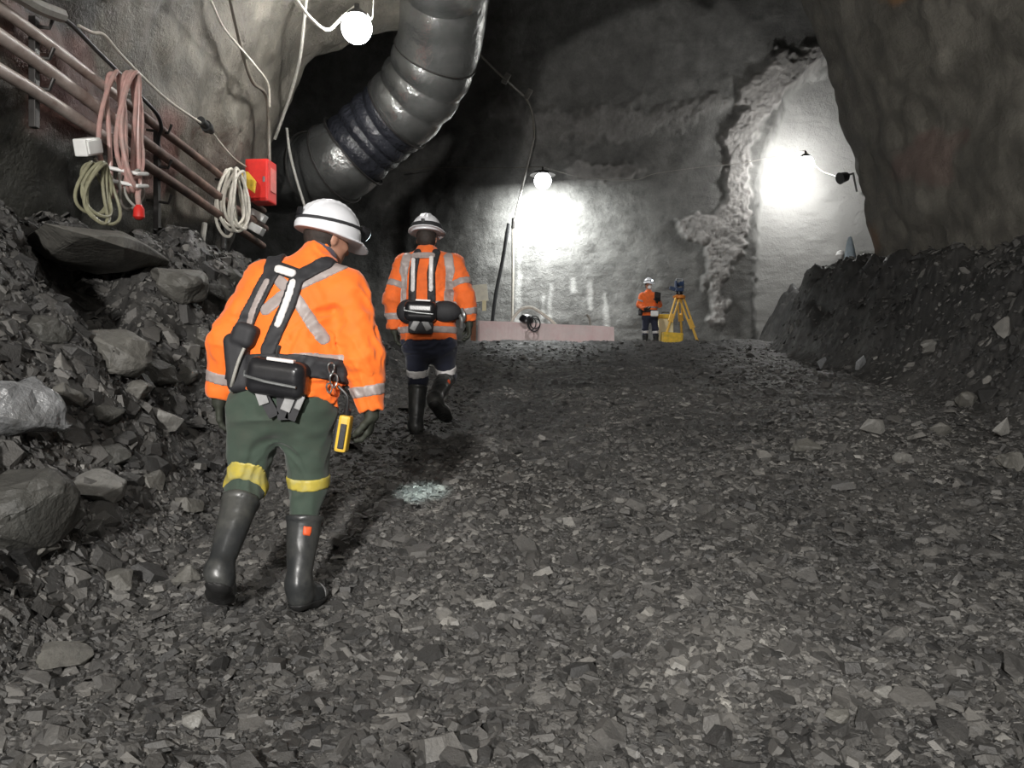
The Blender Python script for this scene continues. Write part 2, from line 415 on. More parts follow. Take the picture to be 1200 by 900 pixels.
def slab(name, o, a, b, n, m, mat, seed, amp=0.15):
    s, t = np.meshgrid(np.linspace(0, 1, n), np.linspace(0, 1, m), indexing='ij')
    V = np.asarray(o) + s[..., None] * np.asarray(a) + t[..., None] * np.asarray(b); V = V.reshape(-1, 3)
    nr = np.cross(a, b); nr = nr / np.linalg.norm(nr)
    V = V + nr * (amp * fbm(V, 0.7, 3, seed))[:, None]
    return tag(obj(name, mesh_np(name, V, grid_faces(n, m), True), mat), kind='structure')
slab('ceiling', (-14, 8, 13.4), (28, 0, 0), (0, 20, 0), 120, 90, M['ceiling'], 301)
slab('wall_far_left', (-13, 6, 0), (0, 22, 0), (0, 0, 14), 90, 60, M['ceiling'], 302)
slab('wall_far_right', (14, 10, 0), (0, 18, 0), (0, 0, 14), 90, 60, M['ceiling'], 303)
# ------------------------------------------------------------------ rock: boulders, stones, gravel
def rock_mesh(name, dims, seed, npts=16, sub=2, rough=0.06, flat=1.0):
    r = np.random.default_rng(seed)
    p = r.normal(size=(npts, 3)); p /= np.linalg.norm(p, axis=1, keepdims=True); p *= r.uniform(0.8, 1.0, (npts, 1))
    p[:, 2] *= flat
    bm = bmesh.new()
    for q in p: bm.verts.new(q * np.asarray(dims) / 2)
    g = bmesh.ops.convex_hull(bm, input=bm.verts[:])
    junk = [e for e in g['geom_interior'] if isinstance(e, bmesh.types.BMVert)]
    if junk: bmesh.ops.delete(bm, geom=junk, context='VERTS')
    bmesh.ops.bevel(bm, geom=bm.edges[:], offset=min(dims) * 0.03, segments=1, affect='EDGES')
    bmesh.ops.triangulate(bm, faces=bm.faces[:])
    if sub: bmesh.ops.subdivide_edges(bm, edges=bm.edges[:], cuts=sub, use_grid_fill=True)
    bm.normal_update()
    V = np.array([v.co[:] for v in bm.verts]); N = np.array([v.normal[:] for v in bm.verts])
    s = 3.0 / max(dims)
    d = rough * min(dims) * (fbm(V + seed, s, 3, seed) + 0.5 * np.abs(vn(V + seed, (s * 1.5, s * 1.5, s * 5), seed + 3)))
    V = V + N * d[:, None]
    for v, c in zip(bm.verts, V): v.co = c
    me = bpy.data.meshes.new(name); bm.to_mesh(me); bm.free()
    me.polygons.foreach_set('use_smooth', np.full(len(me.polygons), True))
    try: me.set_sharp_from_angle(angle=0.32)
    except Exception: pass
    return me

def boulder(x, y, wpx, hpx, mat, label, seed, dep=0.8, flat=1.0, rot=(0, 0, 0), sink=0.3, at=None, npts=16, name='boulder', cat='rock', lift=0.0):
    g = ground(x, y + hpx * 0.35) if at is None else np.asarray(at, float)
    m = g[1] / F
    d = (wpx * m, max(wpx * m * dep, 0.05), hpx * m)
    me = rock_mesh(name, d, seed, npts, 2, 0.07, flat)
    o = obj(name, me, M[mat]); o.rotation_euler = rot
    o.location = (g[0], g[1] + d[1] * 0.15, g[2] + d[2] * (0.5 - sink) + lift)
    return tag(o, label, cat)

boulder(4, 447, 112, 92, 'stone_wet', 'grey boulder with wet shiny top at the left picture edge', 3, 0.9, rot=(0.3, 0.35, 0.4), at=(-2.28, 3.62, 1.40))
boulder(22, 552, 150, 128, 'stone_dark', 'biggest dark boulder low at the left picture edge', 8, 0.9, rot=(0.1, 0.15, 0.3), at=(-2.02, 3.22, 0.98))
boulder(104, 570, 82, 40, 'stone_pale', 'pale flat slab lying in front of the biggest dark boulder', 12, 0.9, rot=(0.25, 0.25, 0.3), sink=0.2)
boulder(200, 340, 86, 66, 'stone_mid', 'squarish pale block standing high on the left heap', 21, 0.9, rot=(0.1, 0.1, 0.5), sink=0.05, npts=13)
boulder(60, 262, 165, 34, 'stone_mid', 'long slab roofing the dark hollow at the top of the left heap', 27, 1.8, rot=(0.0, 0.05, 0.30), at=(-3.06, 5.62, 2.55), sink=0.38, npts=26, flat=1.4)
boulder(15, 318, 66, 90, 'stone_mid', 'upright block at the left end of the dark hollow', 29, 0.8, rot=(0, 0.1, 0.2), at=(-3.1, 4.95, 2.02), sink=0.3)
boulder(128, 408, 110, 58, 'stone_mid', 'broad rounded rock halfway up the left heap', 33, 0.8, rot=(0.15, 0.22, 0.2), sink=0.25, npts=24)
boulder(52, 385, 62, 46, 'stone_dark', 'dark rock just above the wet topped boulder', 35, 0.8, rot=(0.2, 0.1, 0.9), sink=0.3)
boulder(90, 350, 66, 44, 'stone_dark', 'dark rock lying just below the hollow in the left heap', 36, 0.8, rot=(0.3, 0.2, 0.2), sink=0.25)
boulder(190, 486, 54, 48, 'stone_pale', 'pale three sided slab left of the near worker\'s elbow', 41, 0.5, rot=(0.5, 0.3, 0.4), sink=0.25, npts=10)
boulder(182, 432, 56, 40, 'stone_dark', 'dark rock beside the broad rounded rock on the left heap', 42, 0.8, rot=(0.2, 0.3, 0.1), sink=0.3)
boulder(250, 345, 46, 44, 'stone_dark', 'dark rock right of the squarish pale block', 44, 0.8, rot=(0.1, 0.4, 0.3), sink=0.3)
boulder(135, 650 + 30, 62, 24, 'stone_mid', 'flat slab on the floor left of the lifted boot', 47, 0.9, rot=(0.15, 0.1, 0.2), sink=0.25)
boulder(215, 676, 42, 36, 'stone_mid', 'wedge shaped stone touching the lifted boot', 48, 0.9, rot=(0.2, 0.4, 0.6), sink=0.2, npts=11)
boulder(60, 770, 90, 30, 'stone_mid', 'long flat slab in the lower left corner of the floor', 49, 0.9, rot=(0.1, 0.1, 0.5), sink=0.35)
boulder(228, 844, 34, 28, 'stone_pale', 'small pale roundish stone alone in the left foreground', 50, 0.9, sink=0.25, rot=(0.2, 0, 0.4))
boulder(1024, 500, 36, 32, 'stone_pale', 'pale leaning slab at the foot of the right pile', 61, 0.35, rot=(0.3, 0.3, 0.2), sink=0.2, npts=11)
boulder(1175, 503, 24, 40, 'stone_pale', 'pale pointed slab standing upright near the right picture edge', 62, 0.4, rot=(0.1, 0.25, 0.2), sink=0.15, npts=10)
boulder(962, 430, 30, 20, 'stone_wet', 'shiny wet slab tilted on the face of the right pile, the left one of two', 63, 0.3, rot=(0.5, -0.7, 0.2), sink=0.1, npts=9)
boulder(1010, 426, 24, 18, 'stone_wet', 'shiny wet slab tilted on the face of the right pile, the right one of two', 64, 0.3, rot=(0.4, -0.7, 0.1), sink=0.1, npts=9)
boulder(947, 520, 40, 24, 'stone_mid', 'low rounded stone where the ramp meets the right pile', 65, 0.9, sink=0.35)
boulder(1058, 537, 28, 16, 'stone_pale', 'small pale stone below the leaning slab of the right pile', 66, 0.8, sink=0.2)
boulder(1090, 402, 24, 20, 'stone_pale', 'single pale brownish stone high on the right pile', 67, 0.7, sink=0.15)
boulder(1105, 505, 36, 22, 'stone_mid', 'grey stone left of the pale pointed slab', 68, 0.7, sink=0.2, rot=(0.3, 0.3, 0.2))
boulder(1186, 540, 36, 30, 'stone_mid', 'grey block at the right picture edge below the pointed slab', 69, 0.8, sink=0.25)
boulder(1135, 468, 40, 26, 'stone_mid', 'grey slab above the pointed slab on the right pile', 70, 0.6, sink=0.25, rot=(0.4, 0.2, 0.2))
boulder(1038, 812, 30, 22, 'stone_pale', 'pale rounded stone alone in the right foreground', 71, 0.8, sink=0.25)
boulder(985, 838, 40, 26, 'stone_mid', 'grey flat stone left of the pale one in the right foreground', 72, 0.8, sink=0.35)

for k, (x, y, w, hh) in enumerate(((70, 300, 40, 30), (150, 300, 40, 26), (228, 395, 52, 34), (160, 455, 46, 30), (120, 480, 50, 34), (70, 460, 60, 36), (215, 440, 36, 28), (130, 530, 50, 30), (180, 560, 46, 26), (40, 640, 60, 32), (110, 620, 56, 30), (220, 590, 46, 26), (440, 420, 26, 22), (270, 320, 34, 26))):
    o = boulder(x, y, w, hh, ('stone_mid', 'stone_dark', 'stone_mid')[k % 3], 'angular middle sized grey rock bedded in the left rubble heap', 900 + k, 0.9, rot=(0.3 * math.sin(k), 0.35 * math.cos(k * 2), k), sink=0.3, npts=13); o['group'] = 'middle sized rocks in the left heap'

# medium loose stones: one mesh per kind, every stone an object
kinds = []
for k in range(9):
    kinds.append(rock_mesh('stone', (1.0, random.uniform(0.55, 0.9), random.uniform(0.25, 0.6)), 500 + k, random.choice((10, 12, 14)), 1, 0.06))
    kinds[-1].materials.append(M['stone'])
def scatter(n, fx, label, group, smin, smax, seed):
    r = np.random.default_rng(seed); k = 0
    while k < n:
        Y, X, ok = fx(r)
        if not ok: continue
        s = smin * (smax / smin) ** (r.uniform() ** 2.0)
        e = 0.05
        z = float(H(X, Y)); gx = (float(H(X + e, Y)) - z) / e; gy = (float(H(X, Y + e)) - z) / e
        n_ = Vector((-gx, -gy, 1)).normalized()
        n_ = (n_ + Vector(r.normal(size=3) * 0.22)).normalized()
        o = bpy.data.objects.new('stone', kinds[int(r.integers(len(kinds)))]); C.objects.link(o)
        q = n_.to_track_quat('Z', 'Y'); o.rotation_mode = 'QUATERNION'
        o.rotation_quaternion = q @ Matrix.Rotation(r.uniform(0, 6.28), 3, 'Z').to_quaternion()
        o.scale = (s, s * r.uniform(0.8, 1.2), s * r.uniform(0.7, 1.1)); o.location = (X, Y, z + 0.03 * s)
        tag(o, label, 'stone', group); k += 1
def fl(r):
    Y = 1 / r.uniform(1 / 11.0, 1 / 3.2); X = r.uniform(-3.3, -1.1); t = H0(X, Y) - base_z(Y)
    return Y, X, t > 0.12
def fr(r):
    Y = 1 / r.uniform(1 / 16.5, 1 / 5.0); X = r.uniform(3.4, 6.2); t = H0(X, Y) - base_z(Y)
    return Y, X, t > 0.08
def fm(r):
    Y = 1 / r.uniform(1 / 9.0, 1 / 2.3); X = r.uniform(-0.66, 0.66) * Y; t = H0(X, Y) - base_z(Y)
    return Y, X, t < 0.15
scatter(110, fl, 'loose angular grey stone lying among others on the left rubble heap', 'loose stones on the left heap', 0.09, 0.34, 1)
scatter(90, fr, 'loose angular dark stone lying among others on the right rubble pile', 'loose stones on the right pile', 0.10, 0.38, 2)
scatter(95, fm, 'loose flat grey stone lying among the chips on the ramp', 'loose stones on the ramp', 0.06, 0.15, 3)

# crushed chips: nobody could count them, one mesh
def chips(n, seed):
    r = np.random.default_rng(seed)
    Y = 1 / r.uniform(1 / 19.5, 1 / 1.7, n); X = r.uniform(-1, 1, n) * (0.74 * Y + 0.5)
    ok = (X > -3.9) & (X < 6.9); X = X[ok]; Y = Y[ok]; n = len(X)
    z = H(X, Y); e = 0.04
    gx = (H(X + e, Y) - z) / e; gy = (H(X, Y + e) - z) / e
    heap = np.clip((H0(X, Y) - base_z(Y)) / 0.4, 0, 1)
    s = np.exp(r.normal(math.log(0.0135), 0.58, n)) * (1 + 0.75 * heap) * (1 + 0.03 * np.clip(Y - 3, 0, 12)); s = np.clip(s, 0.006, 0.11)
    N = np.stack([-gx * 0.8, -gy * 0.8, np.ones(n)], -1) + r.normal(size=(n, 3)) * (0.32 + 0.22 * heap)[:, None]
    N /= np.linalg.norm(N, axis=1, keepdims=True)
    a = r.normal(size=(n, 3)); U = np.cross(N, a); U /= np.linalg.norm(U, axis=1, keepdims=True); Wv = np.cross(N, U)
    th = s * r.uniform(0.18, 0.55, n)
    k = 5
    ang = (np.arange(k)[None] + r.uniform(-0.35, 0.35, (n, k))) / k * 2 * np.pi
    rad = r.uniform(0.65, 1.1, (n, k)) * s[:, None]; el = r.uniform(0.55, 1.0, n)
    lx = np.cos(ang) * rad; ly = np.sin(ang) * rad * el[:, None]
    c = np.stack([X, Y, z + r.uniform(-0.2, 0.55, n) * th + r.uniform(0, 0.004, n)], -1)
    bot = c[:, None] + lx[..., None] * U[:, None] + ly[..., None] * Wv[:, None] - (th * 0.5)[:, None, None] * N[:, None]
    sh = r.uniform(0.6, 0.92, (n, k)); tz = th[:, None] * r.uniform(0.25, 0.65, (n, k))
    top = c[:, None] + (lx * sh)[..., None] * U[:, None] + (ly * sh)[..., None] * Wv[:, None] + tz[..., None] * N[:, None]
    V = np.concatenate([bot, top], 1).reshape(-1, 3)
    b = np.arange(n)[:, None] * 10
    Ft = b + np.array([[5, 6, 7, 8, 9]])
    i = np.arange(k); j = (i + 1) % k
    Fs = (b[:, :, None] + np.stack([i, j, j + 5, i + 5], -1)[None]).reshape(-1, 4)
    t = np.clip(r.beta(1.7, 2.9, n) + 0.16 * fbm(np.stack([X, Y, 0 * X], -1), 1.0, 3, 50) - 0.05 * heap - 0.16 * heap * (X > 0), 0, 1)
    return mesh_np('gravel', V, [Ft, Fs], False, {'tone': np.repeat(t, 10)})
tag(obj('gravel', chips(210000, 77), M['gravel']), 'grey crushed shale chips covering the ramp and both rubble slopes', 'gravel', kind='stuff')
# ------------------------------------------------------------------ more materials
M['pipe'] = plain('painted_pipe', (0.58, 0.50, 0.46), 0.45, 0.25, 6, 0.2, dirt=(0.28, 0.20, 0.17))
M['pipe_rust'] = plain('rusty_pipe', (0.20, 0.125, 0.10), 0.6, 0.4, 8, 0.3, dirt=(0.07, 0.045, 0.04))
M['steel'] = plain('grey_steel', (0.30, 0.31, 0.31), 0.4, 0.3, 12, 0.15, metal=0.7)
M['dark_steel'] = plain('dark_steel', (0.045, 0.042, 0.04), 0.5, 0.3, 12, 0.2, metal=0.4)
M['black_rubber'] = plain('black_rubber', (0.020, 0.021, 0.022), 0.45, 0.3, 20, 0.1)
M['grey_cable'] = plain('grey_cable', (0.33, 0.32, 0.29), 0.5, 0.25, 20, 0.1)
M['white_cable'] = plain('white_cable', (0.62, 0.59, 0.52), 0.5, 0.2, 20, 0.1)
M['brown_cable'] = plain('brown_cable', (0.16, 0.145, 0.12), 0.5, 0.25, 20, 0.1)
M['olive_cable'] = plain('olive_cable', (0.27, 0.26, 0.17), 0.5, 0.3, 20, 0.1)
M['pink_hose'] = plain('pink_hose', (0.50, 0.30, 0.27), 0.4, 0.25, 14, 0.1, dirt=(0.36, 0.28, 0.25))
M['white_plastic'] = plain('white_plastic', (0.80, 0.80, 0.78), 0.4, 0.1, 10, 0.05)
M['red_paint'] = plain('red_paint', (0.70, 0.035, 0.028), 0.35, 0.15, 10, 0.05)
M['yellow_paint'] = plain('yellow_paint', (0.78, 0.50, 0.04), 0.4, 0.2, 10, 0.05, dirt=(0.45, 0.30, 0.06))
M['tripod_yellow'] = plain('tripod_yellow', (0.85, 0.52, 0.11), 0.45, 0.15, 10, 0.05)
M['cream_paint'] = plain('cream_paint', (0.80, 0.70, 0.42), 0.5, 0.15, 6, 0.05)
M['black_plastic'] = plain('black_plastic', (0.016, 0.016, 0.018), 0.28, 0.3, 20, 0.1)
M['blue_plastic'] = plain('dark_blue_plastic', (0.03, 0.055, 0.12), 0.35, 0.3, 10, 0.05)
M['pale_blue_sheet'] = plain('pale_blue_sheet', (0.50, 0.60, 0.68), 0.4, 0.2, 6, 0.3)
M['board'] = plain('weathered_board', (0.80, 0.75, 0.62), 0.7, 0.15, 8, 0.2)
M['brown_timber'] = plain('brown_timber', (0.22, 0.085, 0.04), 0.7, 0.3, 8, 0.2)
M['orange_paint'] = plain('orange_paint', (0.70, 0.24, 0.04), 0.45, 0.2, 10, 0.05)
M['pink_concrete'] = plain('pink_painted_concrete', (0.80, 0.66, 0.64), 0.8, 0.12, 2.2, 0.4, 0.01, dirt=(0.74, 0.50, 0.50))
M['duct'] = plain('grey_duct_sheet', (0.42, 0.43, 0.42), 0.27, 0.4, 1.6, 0.6, 0.03, metal=0.85, spec=0.7)
M['duct_wrap'] = plain('black_duct_wrap', (0.030, 0.032, 0.040), 0.22, 0.4, 2.2, 0.9, 0.04, spec=0.6)
def emit(name, c, s):
    q = NT(name); q.col((0.9, 0.9, 0.9)); q.b.inputs['Emission Color'].default_value = (*c, 1); q.b.inputs['Emission Strength'].default_value = s; return q.m
M['globe'] = emit('lit_globe', (0.95, 0.98, 1.0), 9.0)
M['cap_lens'] = emit('cap_lamp_lens', (0.8, 0.95, 1.0), 4.0)

# ------------------------------------------------------------------ ventilation duct
def wob(pts, amp, seed): 
    return pts + amp * np.stack([vn(pts, 0.9, seed), vn(pts, 0.9, seed + 1), vn(pts, 0.9, seed + 2)], -1)
dc = [(-1.0, 6.5, 7.35 - 0.55), (-0.98, 8.6, 6.72), px(521, -34, 10.6), px(519, 15, 11.2), px(514, 52, 11.55), px(499, 92, 11.9), px(474, 126, 12.2), px(438, 156, 12.45), px(404, 186, 12.6), px(371, 202, 12.85), px(337, 206, 13.3), px(296, 206, 14.2)]
ds = spline(dc, 16)
dl = np.concatenate([[0], np.cumsum(np.linalg.norm(np.diff(ds, axis=0), axis=1))])
duct = thing('ventilation_duct', ds[4 * 16] - np.array([0, 0, 0.6]), 'big grey ventilation duct curving down from the roof behind the nearest lamp', 'duct')
def duct_part(name, i0, i1, R, mat, ribs=0, bulge=0.0, n=56):
    s0, s1 = dl[int(i0 * 16)], dl[int(i1 * 16)]
    s = np.linspace(s0, s1, 90); p = np.stack([np.interp(s, dl, ds[:, k]) for k in range(3)], -1)
    r = np.full(len(s), R)
    if ribs: r = r * (1 + 0.055 * np.abs(np.sin(np.linspace(0, math.pi * ribs, len(s)))) - 0.03)
    m = MB(); m.tube(p, r, n, caps=False); V = np.concatenate(m.V)
    c = np.repeat(p, n, 0); d = V - c
    V = c + d * (1 + 0.025 * fbm(V, 1.6, 3, 40) + 0.012 * vn(V, 7, 44))[:, None]; m.V = [V]
    return obj(name, m.mesh(name, True), mat, duct)
up = duct_part('upper_section', 0, 4.35, 0.61, M['duct'])
duct_part('bend_section', 4.35, 6.3, 0.60, M['duct'], 3)
duct_part('wrapped_joint', 6.2, 7.75, 0.585, M['duct_wrap'], 4)
el = duct_part('ribbed_elbow', 7.7, 11, 0.62, M['duct'], 4)
for f_, R in ((4.35, .615), (6.25, .612), (7.72, .645), (8.35, .65), (9.0, .65)):
    k = int(f_ * 16); t = ds[k + 1] - ds[k - 1]; t /= np.linalg.norm(t); uu_ = np.cross(t, [0, 0, 1]); uu_ /= np.linalg.norm(uu_); ww = np.cross(t, uu_)
    a = np.linspace(0, 2 * math.pi, 48, endpoint=False)
    MB().tube(ds[k] + (R * 1.0) * (np.cos(a)[:, None] * uu_ + np.sin(a)[:, None] * ww), 0.016, 6, closed=True).build('clamp_band', M['dark_steel'], duct, True)
def cable(name, pts, r, mat, label, cat='cable', group=None, n=8, sm=10):
    p = spline(pts, sm); o = p[np.argmin(p[:, 2])]
    return tag(MB().tube(p, r, n).build(name, mat, None, True, origin=o), label, cat, group)

def wh(x, y, off=0.15):
    """point just off the left wall seen at x, y"""
    Y = np.arange(3.5, 10.9, 0.05); Q = np.array([px(x, y, q) for q in Y])
    a = np.array([-0.0, 0]); d = Q[:, None, [0, 2]] - pr[None]; k = np.argmin((d ** 2).sum(-1), 1)
    t = np.gradient(pr, axis=0); t /= np.linalg.norm(t, axis=1, keepdims=True); n = np.stack([-t[:, 1], t[:, 0]], -1)
    s = (d[np.arange(len(Y)), k] * n[k]).sum(-1)
    j = np.argmax(s > -off - 0.1) if (s > -off - 0.1).any() else len(Y) - 1
    return Q[j]

# ------------------------------------------------------------------ the three lamps
def lamp(loc, R, power, label, kind, tgt, cab=None):
    loc = np.asarray(loc)
    t = thing('work_lamp', loc, label, 'lamp')
    g = MB(); pr_ = [(R * math.sin(a), -R * math.cos(a)) for a in np.linspace(0.02, math.pi * 0.80, 14)]
    g.lathe(pr_, loc, (0, 0, 1), 28).build('globe', emit('lit_globe', (1.0, 0.985, 0.96), power / (math.pi * 4 * math.pi * R * R)) if kind == 'POINT' else M['globe'], t, True)
    h = MB(); h.lathe([(R * 0.60, R * 0.78), (R * 0.66, R * 0.80), (R * 0.60, R * 1.0), (R * 0.35, R * 1.2), (0.03, R * 1.3), (0.03, R * 1.6), (0.012, R * 1.62)], loc, (0, 0, 1), 28)
    h.build('lamp_cap', M['dark_steel'], t, True)
    k = MB(); a = np.linspace(0, 2 * math.pi, 24, endpoint=False)
    if kind == 'POINT':
        pass
    else:
        h = MB(); ax = np.array([0, 0, 1.0]); h.lathe([(R * 0.9, R * 0.95), (R * 1.45, R * 0.65), (R * 1.5, R * 0.68), (R * 0.92, R * 1.02)], loc, ax, 32)
        h.build('reflector_shade', M['dark_steel'], t, True)
        l = light('lamp_bulb', 'AREA', loc - np.array([0, 0, R * 1.1]), power, (0.98, 1.0, 0.98), R * 2, target=tgt, parent=t)
    return t
LN = px(418, 33, 9.0); LB = px(636, 212, 23.8); LA = px(944, 192, 24.0)
lamp(LN, 0.17, P_LAMP['near'], 'glaring lamp hanging by its cable in front of the ventilation duct', 'POINT', None)
lamp(LB, 0.26, P_LAMP['back'], 'glaring lamp hanging at the back wall above the pink barrier', 'AREA', LB + np.array([0.15, 0.9, -2.2]))
lamp(LA, 0.24, P_LAMP['alcove'], 'glaring lamp hanging in the smooth bay at the right end of the back wall', 'POINT', None)
cable('lamp_cable', [px(330, -30, 8.3), px(348, 0, 8.5), px(365, 22, 8.7), px(384, 35, 8.9), LN + np.array([-0.17, 0, 0.12]), LN + np.array([0, 0, 0.26])], 0.017, M['white_cable'], 'white cable feeding the lamp in front of the duct', 'cable')
cable('hanging_wire', [px(440, -40, 8.9), px(438, 0, 9.0), px(436, 22, 9.0), LN + np.array([0.12, 0, 0.16])], 0.008, M['grey_cable'], 'thin wire holding the nearest lamp from the roof', 'wire')
cable('festoon_cable', [LB + np.array([0, 0.1, 0.45]), px(680, 207, 24.4), px(740, 211, 24.35), px(770, 203, 24.4), px(830, 195, 24.4), px(870, 191, 24.4), px(905, 184, 24.5), LA + np.array([0, 0.05, 0.42])], 0.012, M['grey_cable'], 'long grey cable strung along the back wall between its two lamps', 'cable')
cable('festoon_cable', [LA + np.array([0, 0.05, 0.42]), px(960, 198, 24.3), px(975, 205, 23.5), px(987, 208, 22.6)], 0.015, M['brown_cable'], 'short dark cable from the bay lamp to the black spotlight on the right', 'cable')
cable('festoon_cable', [px(470, 200, 25.2), px(520, 196, 25.0), px(580, 197, 24.6), LB + np.array([0, 0.1, 0.45])], 0.013, M['brown_cable'], 'dark cable reaching the back wall lamp from the left', 'cable')
# black spotlight at the edge of the right wall
sp = px(988, 208, 22.6); t = thing('spotlight', sp, 'small black unlit spotlight at the edge of the right wall', 'lamp')
MB().lathe([(0.05, -0.20), (0.13, -0.12), (0.16, 0.1), (0.17, 0.12)], sp, (-0.9, -0.3, -0.3), 18).build('lamp_housing', M['black_plastic'], t, True)
MB().tube([sp + np.array([0.1, 0, 0.05]), sp + np.array([0.5, 0.5, 0.25]), sp + np.array([1.6, 2.8, 0.3])], 0.03, 8).build('bracket', M['dark_steel'], t, True)

# ------------------------------------------------------------------ pipes and cables on the left wall
WX = -3.36
def wy(x): return WX * F / (x - 600.0)
def wp(x, y, dx=0.0):
    Y = (WX + dx) * F / (x - 600.0); return px(x, y, Y)
def pipe(pts, r, label, ends):
    p = np.array(pts); t = thing('pipe', p[0], label, 'pipe', None)
    n = 26; s = np.linspace(0, 1, n); q = np.stack([np.interp(s, np.linspace(0, 1, len(p)), p[:, k]) for k in range(3)], -1)
    q[:, 2] -= 0.012 * np.sin(s * 3 * math.pi) ** 2
    k = int(n * 0.52)
    MB().tube(q[:k + 1], r, 16).build('pipe_run', M['pipe'], t, True)
    MB().tube(q[k:], r, 16).build('pipe_run', M['pipe_rust'], t, True)
    for f_ in ends:
        c = np.array([np.interp(f_, s, q[:, a]) for a in range(3)]); d = q[-1] - q[0]; d /= np.linalg.norm(d)
        MB().cyl(c - d * 0.06, c + d * 0.06, r * 1.35, n=16).build('coupling', M['pipe_rust'], t, True)
    return t
p0 = lambda x, y: px(x, y, wy(x))
Xw = WX
pipe([(Xw, 3.6, 4.07), p0(0, 8), p0(128, 104), p0(262, 208), p0(309, 247)], 0.040, 'topmost of the three long pipes along the left wall', (0.80,))
pipe([(Xw, 3.6, 3.90), p0(0, 41), p0(125, 132), p0(262, 234), p0(311, 268)], 0.048, 'middle one of the three long pipes along the left wall', (0.92,))
pipe([(Xw, 3.6, 3.65), p0(0, 81), p0(120, 157), p0(262, 255), p0(308, 288)], 0.046, 'lowest of the three long pipes along the left wall', (0.55,))
def bracket(x, y0, y1, label):
    a = wp(x, y0, -0.05); b = wp(x, y1, -0.05); t = thing('pipe_bracket', b, label, 'bracket')
    m = MB(); c = (a + b) / 2; m.box(c, (0.05, 0.06, abs(a[2] - b[2])), bev=0.006); m.build('upright', M['dark_steel'], t)
    for yy in np.linspace(a[2] - 0.02, b[2] + (a[2] - b[2]) * 0.42, 3):
        q = np.array([a[0] + 0.02, a[1], yy]); MB().tube([q + np.array([-0.12, 0, -0.03]), q + np.array([0.09, 0, -0.06]), q + np.array([0.12, 0, 0.02])], 0.014, 8).build('hook', M['dark_steel'], t, True)
bracket(184, 146, 292, 'dark hanger carrying the pipes right of the pink hose')
bracket(262, 205, 292, 'dark hanger carrying the pipes behind the white cable coil')
bracket(40, 20, 150, 'dark hanger carrying the pipes near the left picture edge')
# vertical grey conduit below the pipes
cable('conduit', [wp(240, 262, .02), wp(237, 285, .02), wp(234, 315, .02)], 0.03, M['grey_cable'], 'short grey conduit rising from the heap to the lowest pipe', 'conduit')

def coil(name, c, a, b, r, n, mat, label, seed, tilt=0.25, depth=0.10):
    """loops of hose hanging in the plane of the wall"""
    rr = np.random.default_rng(seed); t = thing(name, np.asarray(c) - np.array([0, 0, b]), label, 'coil')
    for k in range(n):
        th = np.linspace(0, 2 * math.pi, 44, endpoint=False)
        A = a * rr.uniform(0.45, 1.08); B = b * rr.uniform(0.80, 1.02); top = c[2] + b * rr.uniform(0.93, 1.0)
        yy = c[1] + rr.normal() * a * 0.12 + A * np.sin(th) * (1 - 0.22 * np.cos(th)); zz = top - B + B * np.cos(th)
        xx = c[0] + rr.normal() * depth * 0.5 + tilt * (yy - c[1]) + 0.03 * np.sin(2 * th + rr.uniform(0, 6))
        MB().tube(np.stack([xx, yy, zz], -1), r, 8, closed=True).build('loop', mat, t, True)
    return t
c = wp(150, 158, 0.22)
t = coil('hose_coil', c, 0.17, 0.52, 0.019, 6, M['pink_hose'], 'long coil of pink hose hung over the three pipes', 4, depth=0.14, tilt=0.05)
for dz in (-0.30, -0.40):
    MB().tube([c + np.array([-.1, -.12, dz]), c + np.array([.1, -.05, dz - .03]), c + np.array([.12, .08, dz]), c + np.array([-.02, .14, dz + .02])], 0.016, 8).build('tie', M['white_plastic'], t, True)
e0 = c + np.array([0.08, 0.02, -0.42])
MB().tube(spline([e0, e0 + np.array([0, -.02, -.08]), e0 + np.array([0, 0, -.16])], 6), 0.022, 8).build('hose_tail', M['pink_hose'], t, True)
MB().lathe([(0.024, 0), (0.042, -0.03), (0.046, -0.10), (0.02, -0.12)], e0 + np.array([0, 0, -.15]), (0, 0, 1), 14).build('hose_fitting', M['red_paint'], t, True)
c = wp(109, 225, 0.16); coil('cable_coil', c, 0.16, 0.235, 0.013, 6, M['olive_cable'], 'coil of olive grey cable hanging under the lowest pipe left of the pink hose', 6)
c = wp(156, 222, 0.24); coil('cable_coil', c, 0.16, 0.16, 0.011, 2, M['grey_cable'], 'small loop of grey cable hanging at the foot of the pink hose', 7)
c = wp(276, 236, 0.15); coil('cable_coil', c, 0.20, 0.38, 0.018, 7, M['white_cable'], 'coil of white cable hung on the pipes left of the red box', 8)
# white junction box under the lowest pipe
c = wp(103, 172, 0.10); t = thing('junction_box', c, 'small white box fixed under the lowest pipe beside the pink hose', 'box')
R = Matrix.Rotation(0.35, 3, 'X'); R = np.array(R)
MB().box(c, (0.10, 0.24, 0.13), R, 0.012).build('housing', M['white_plastic'], t); MB().box(c + np.array([0.055, 0, 0]), (0.014, 0.21, 0.10), R, 0.004).build('cover', M['white_plastic'], t)
cable('lead', [c + np.array([0, .1, -.06]), c + np.array([.05, .3, -.18]), c + np.array([.1, .62, -.36]), wp(150, 205, .2)], 0.010, M['white_cable'], 'thin white lead from the small white box to the pink hose', 'cable')
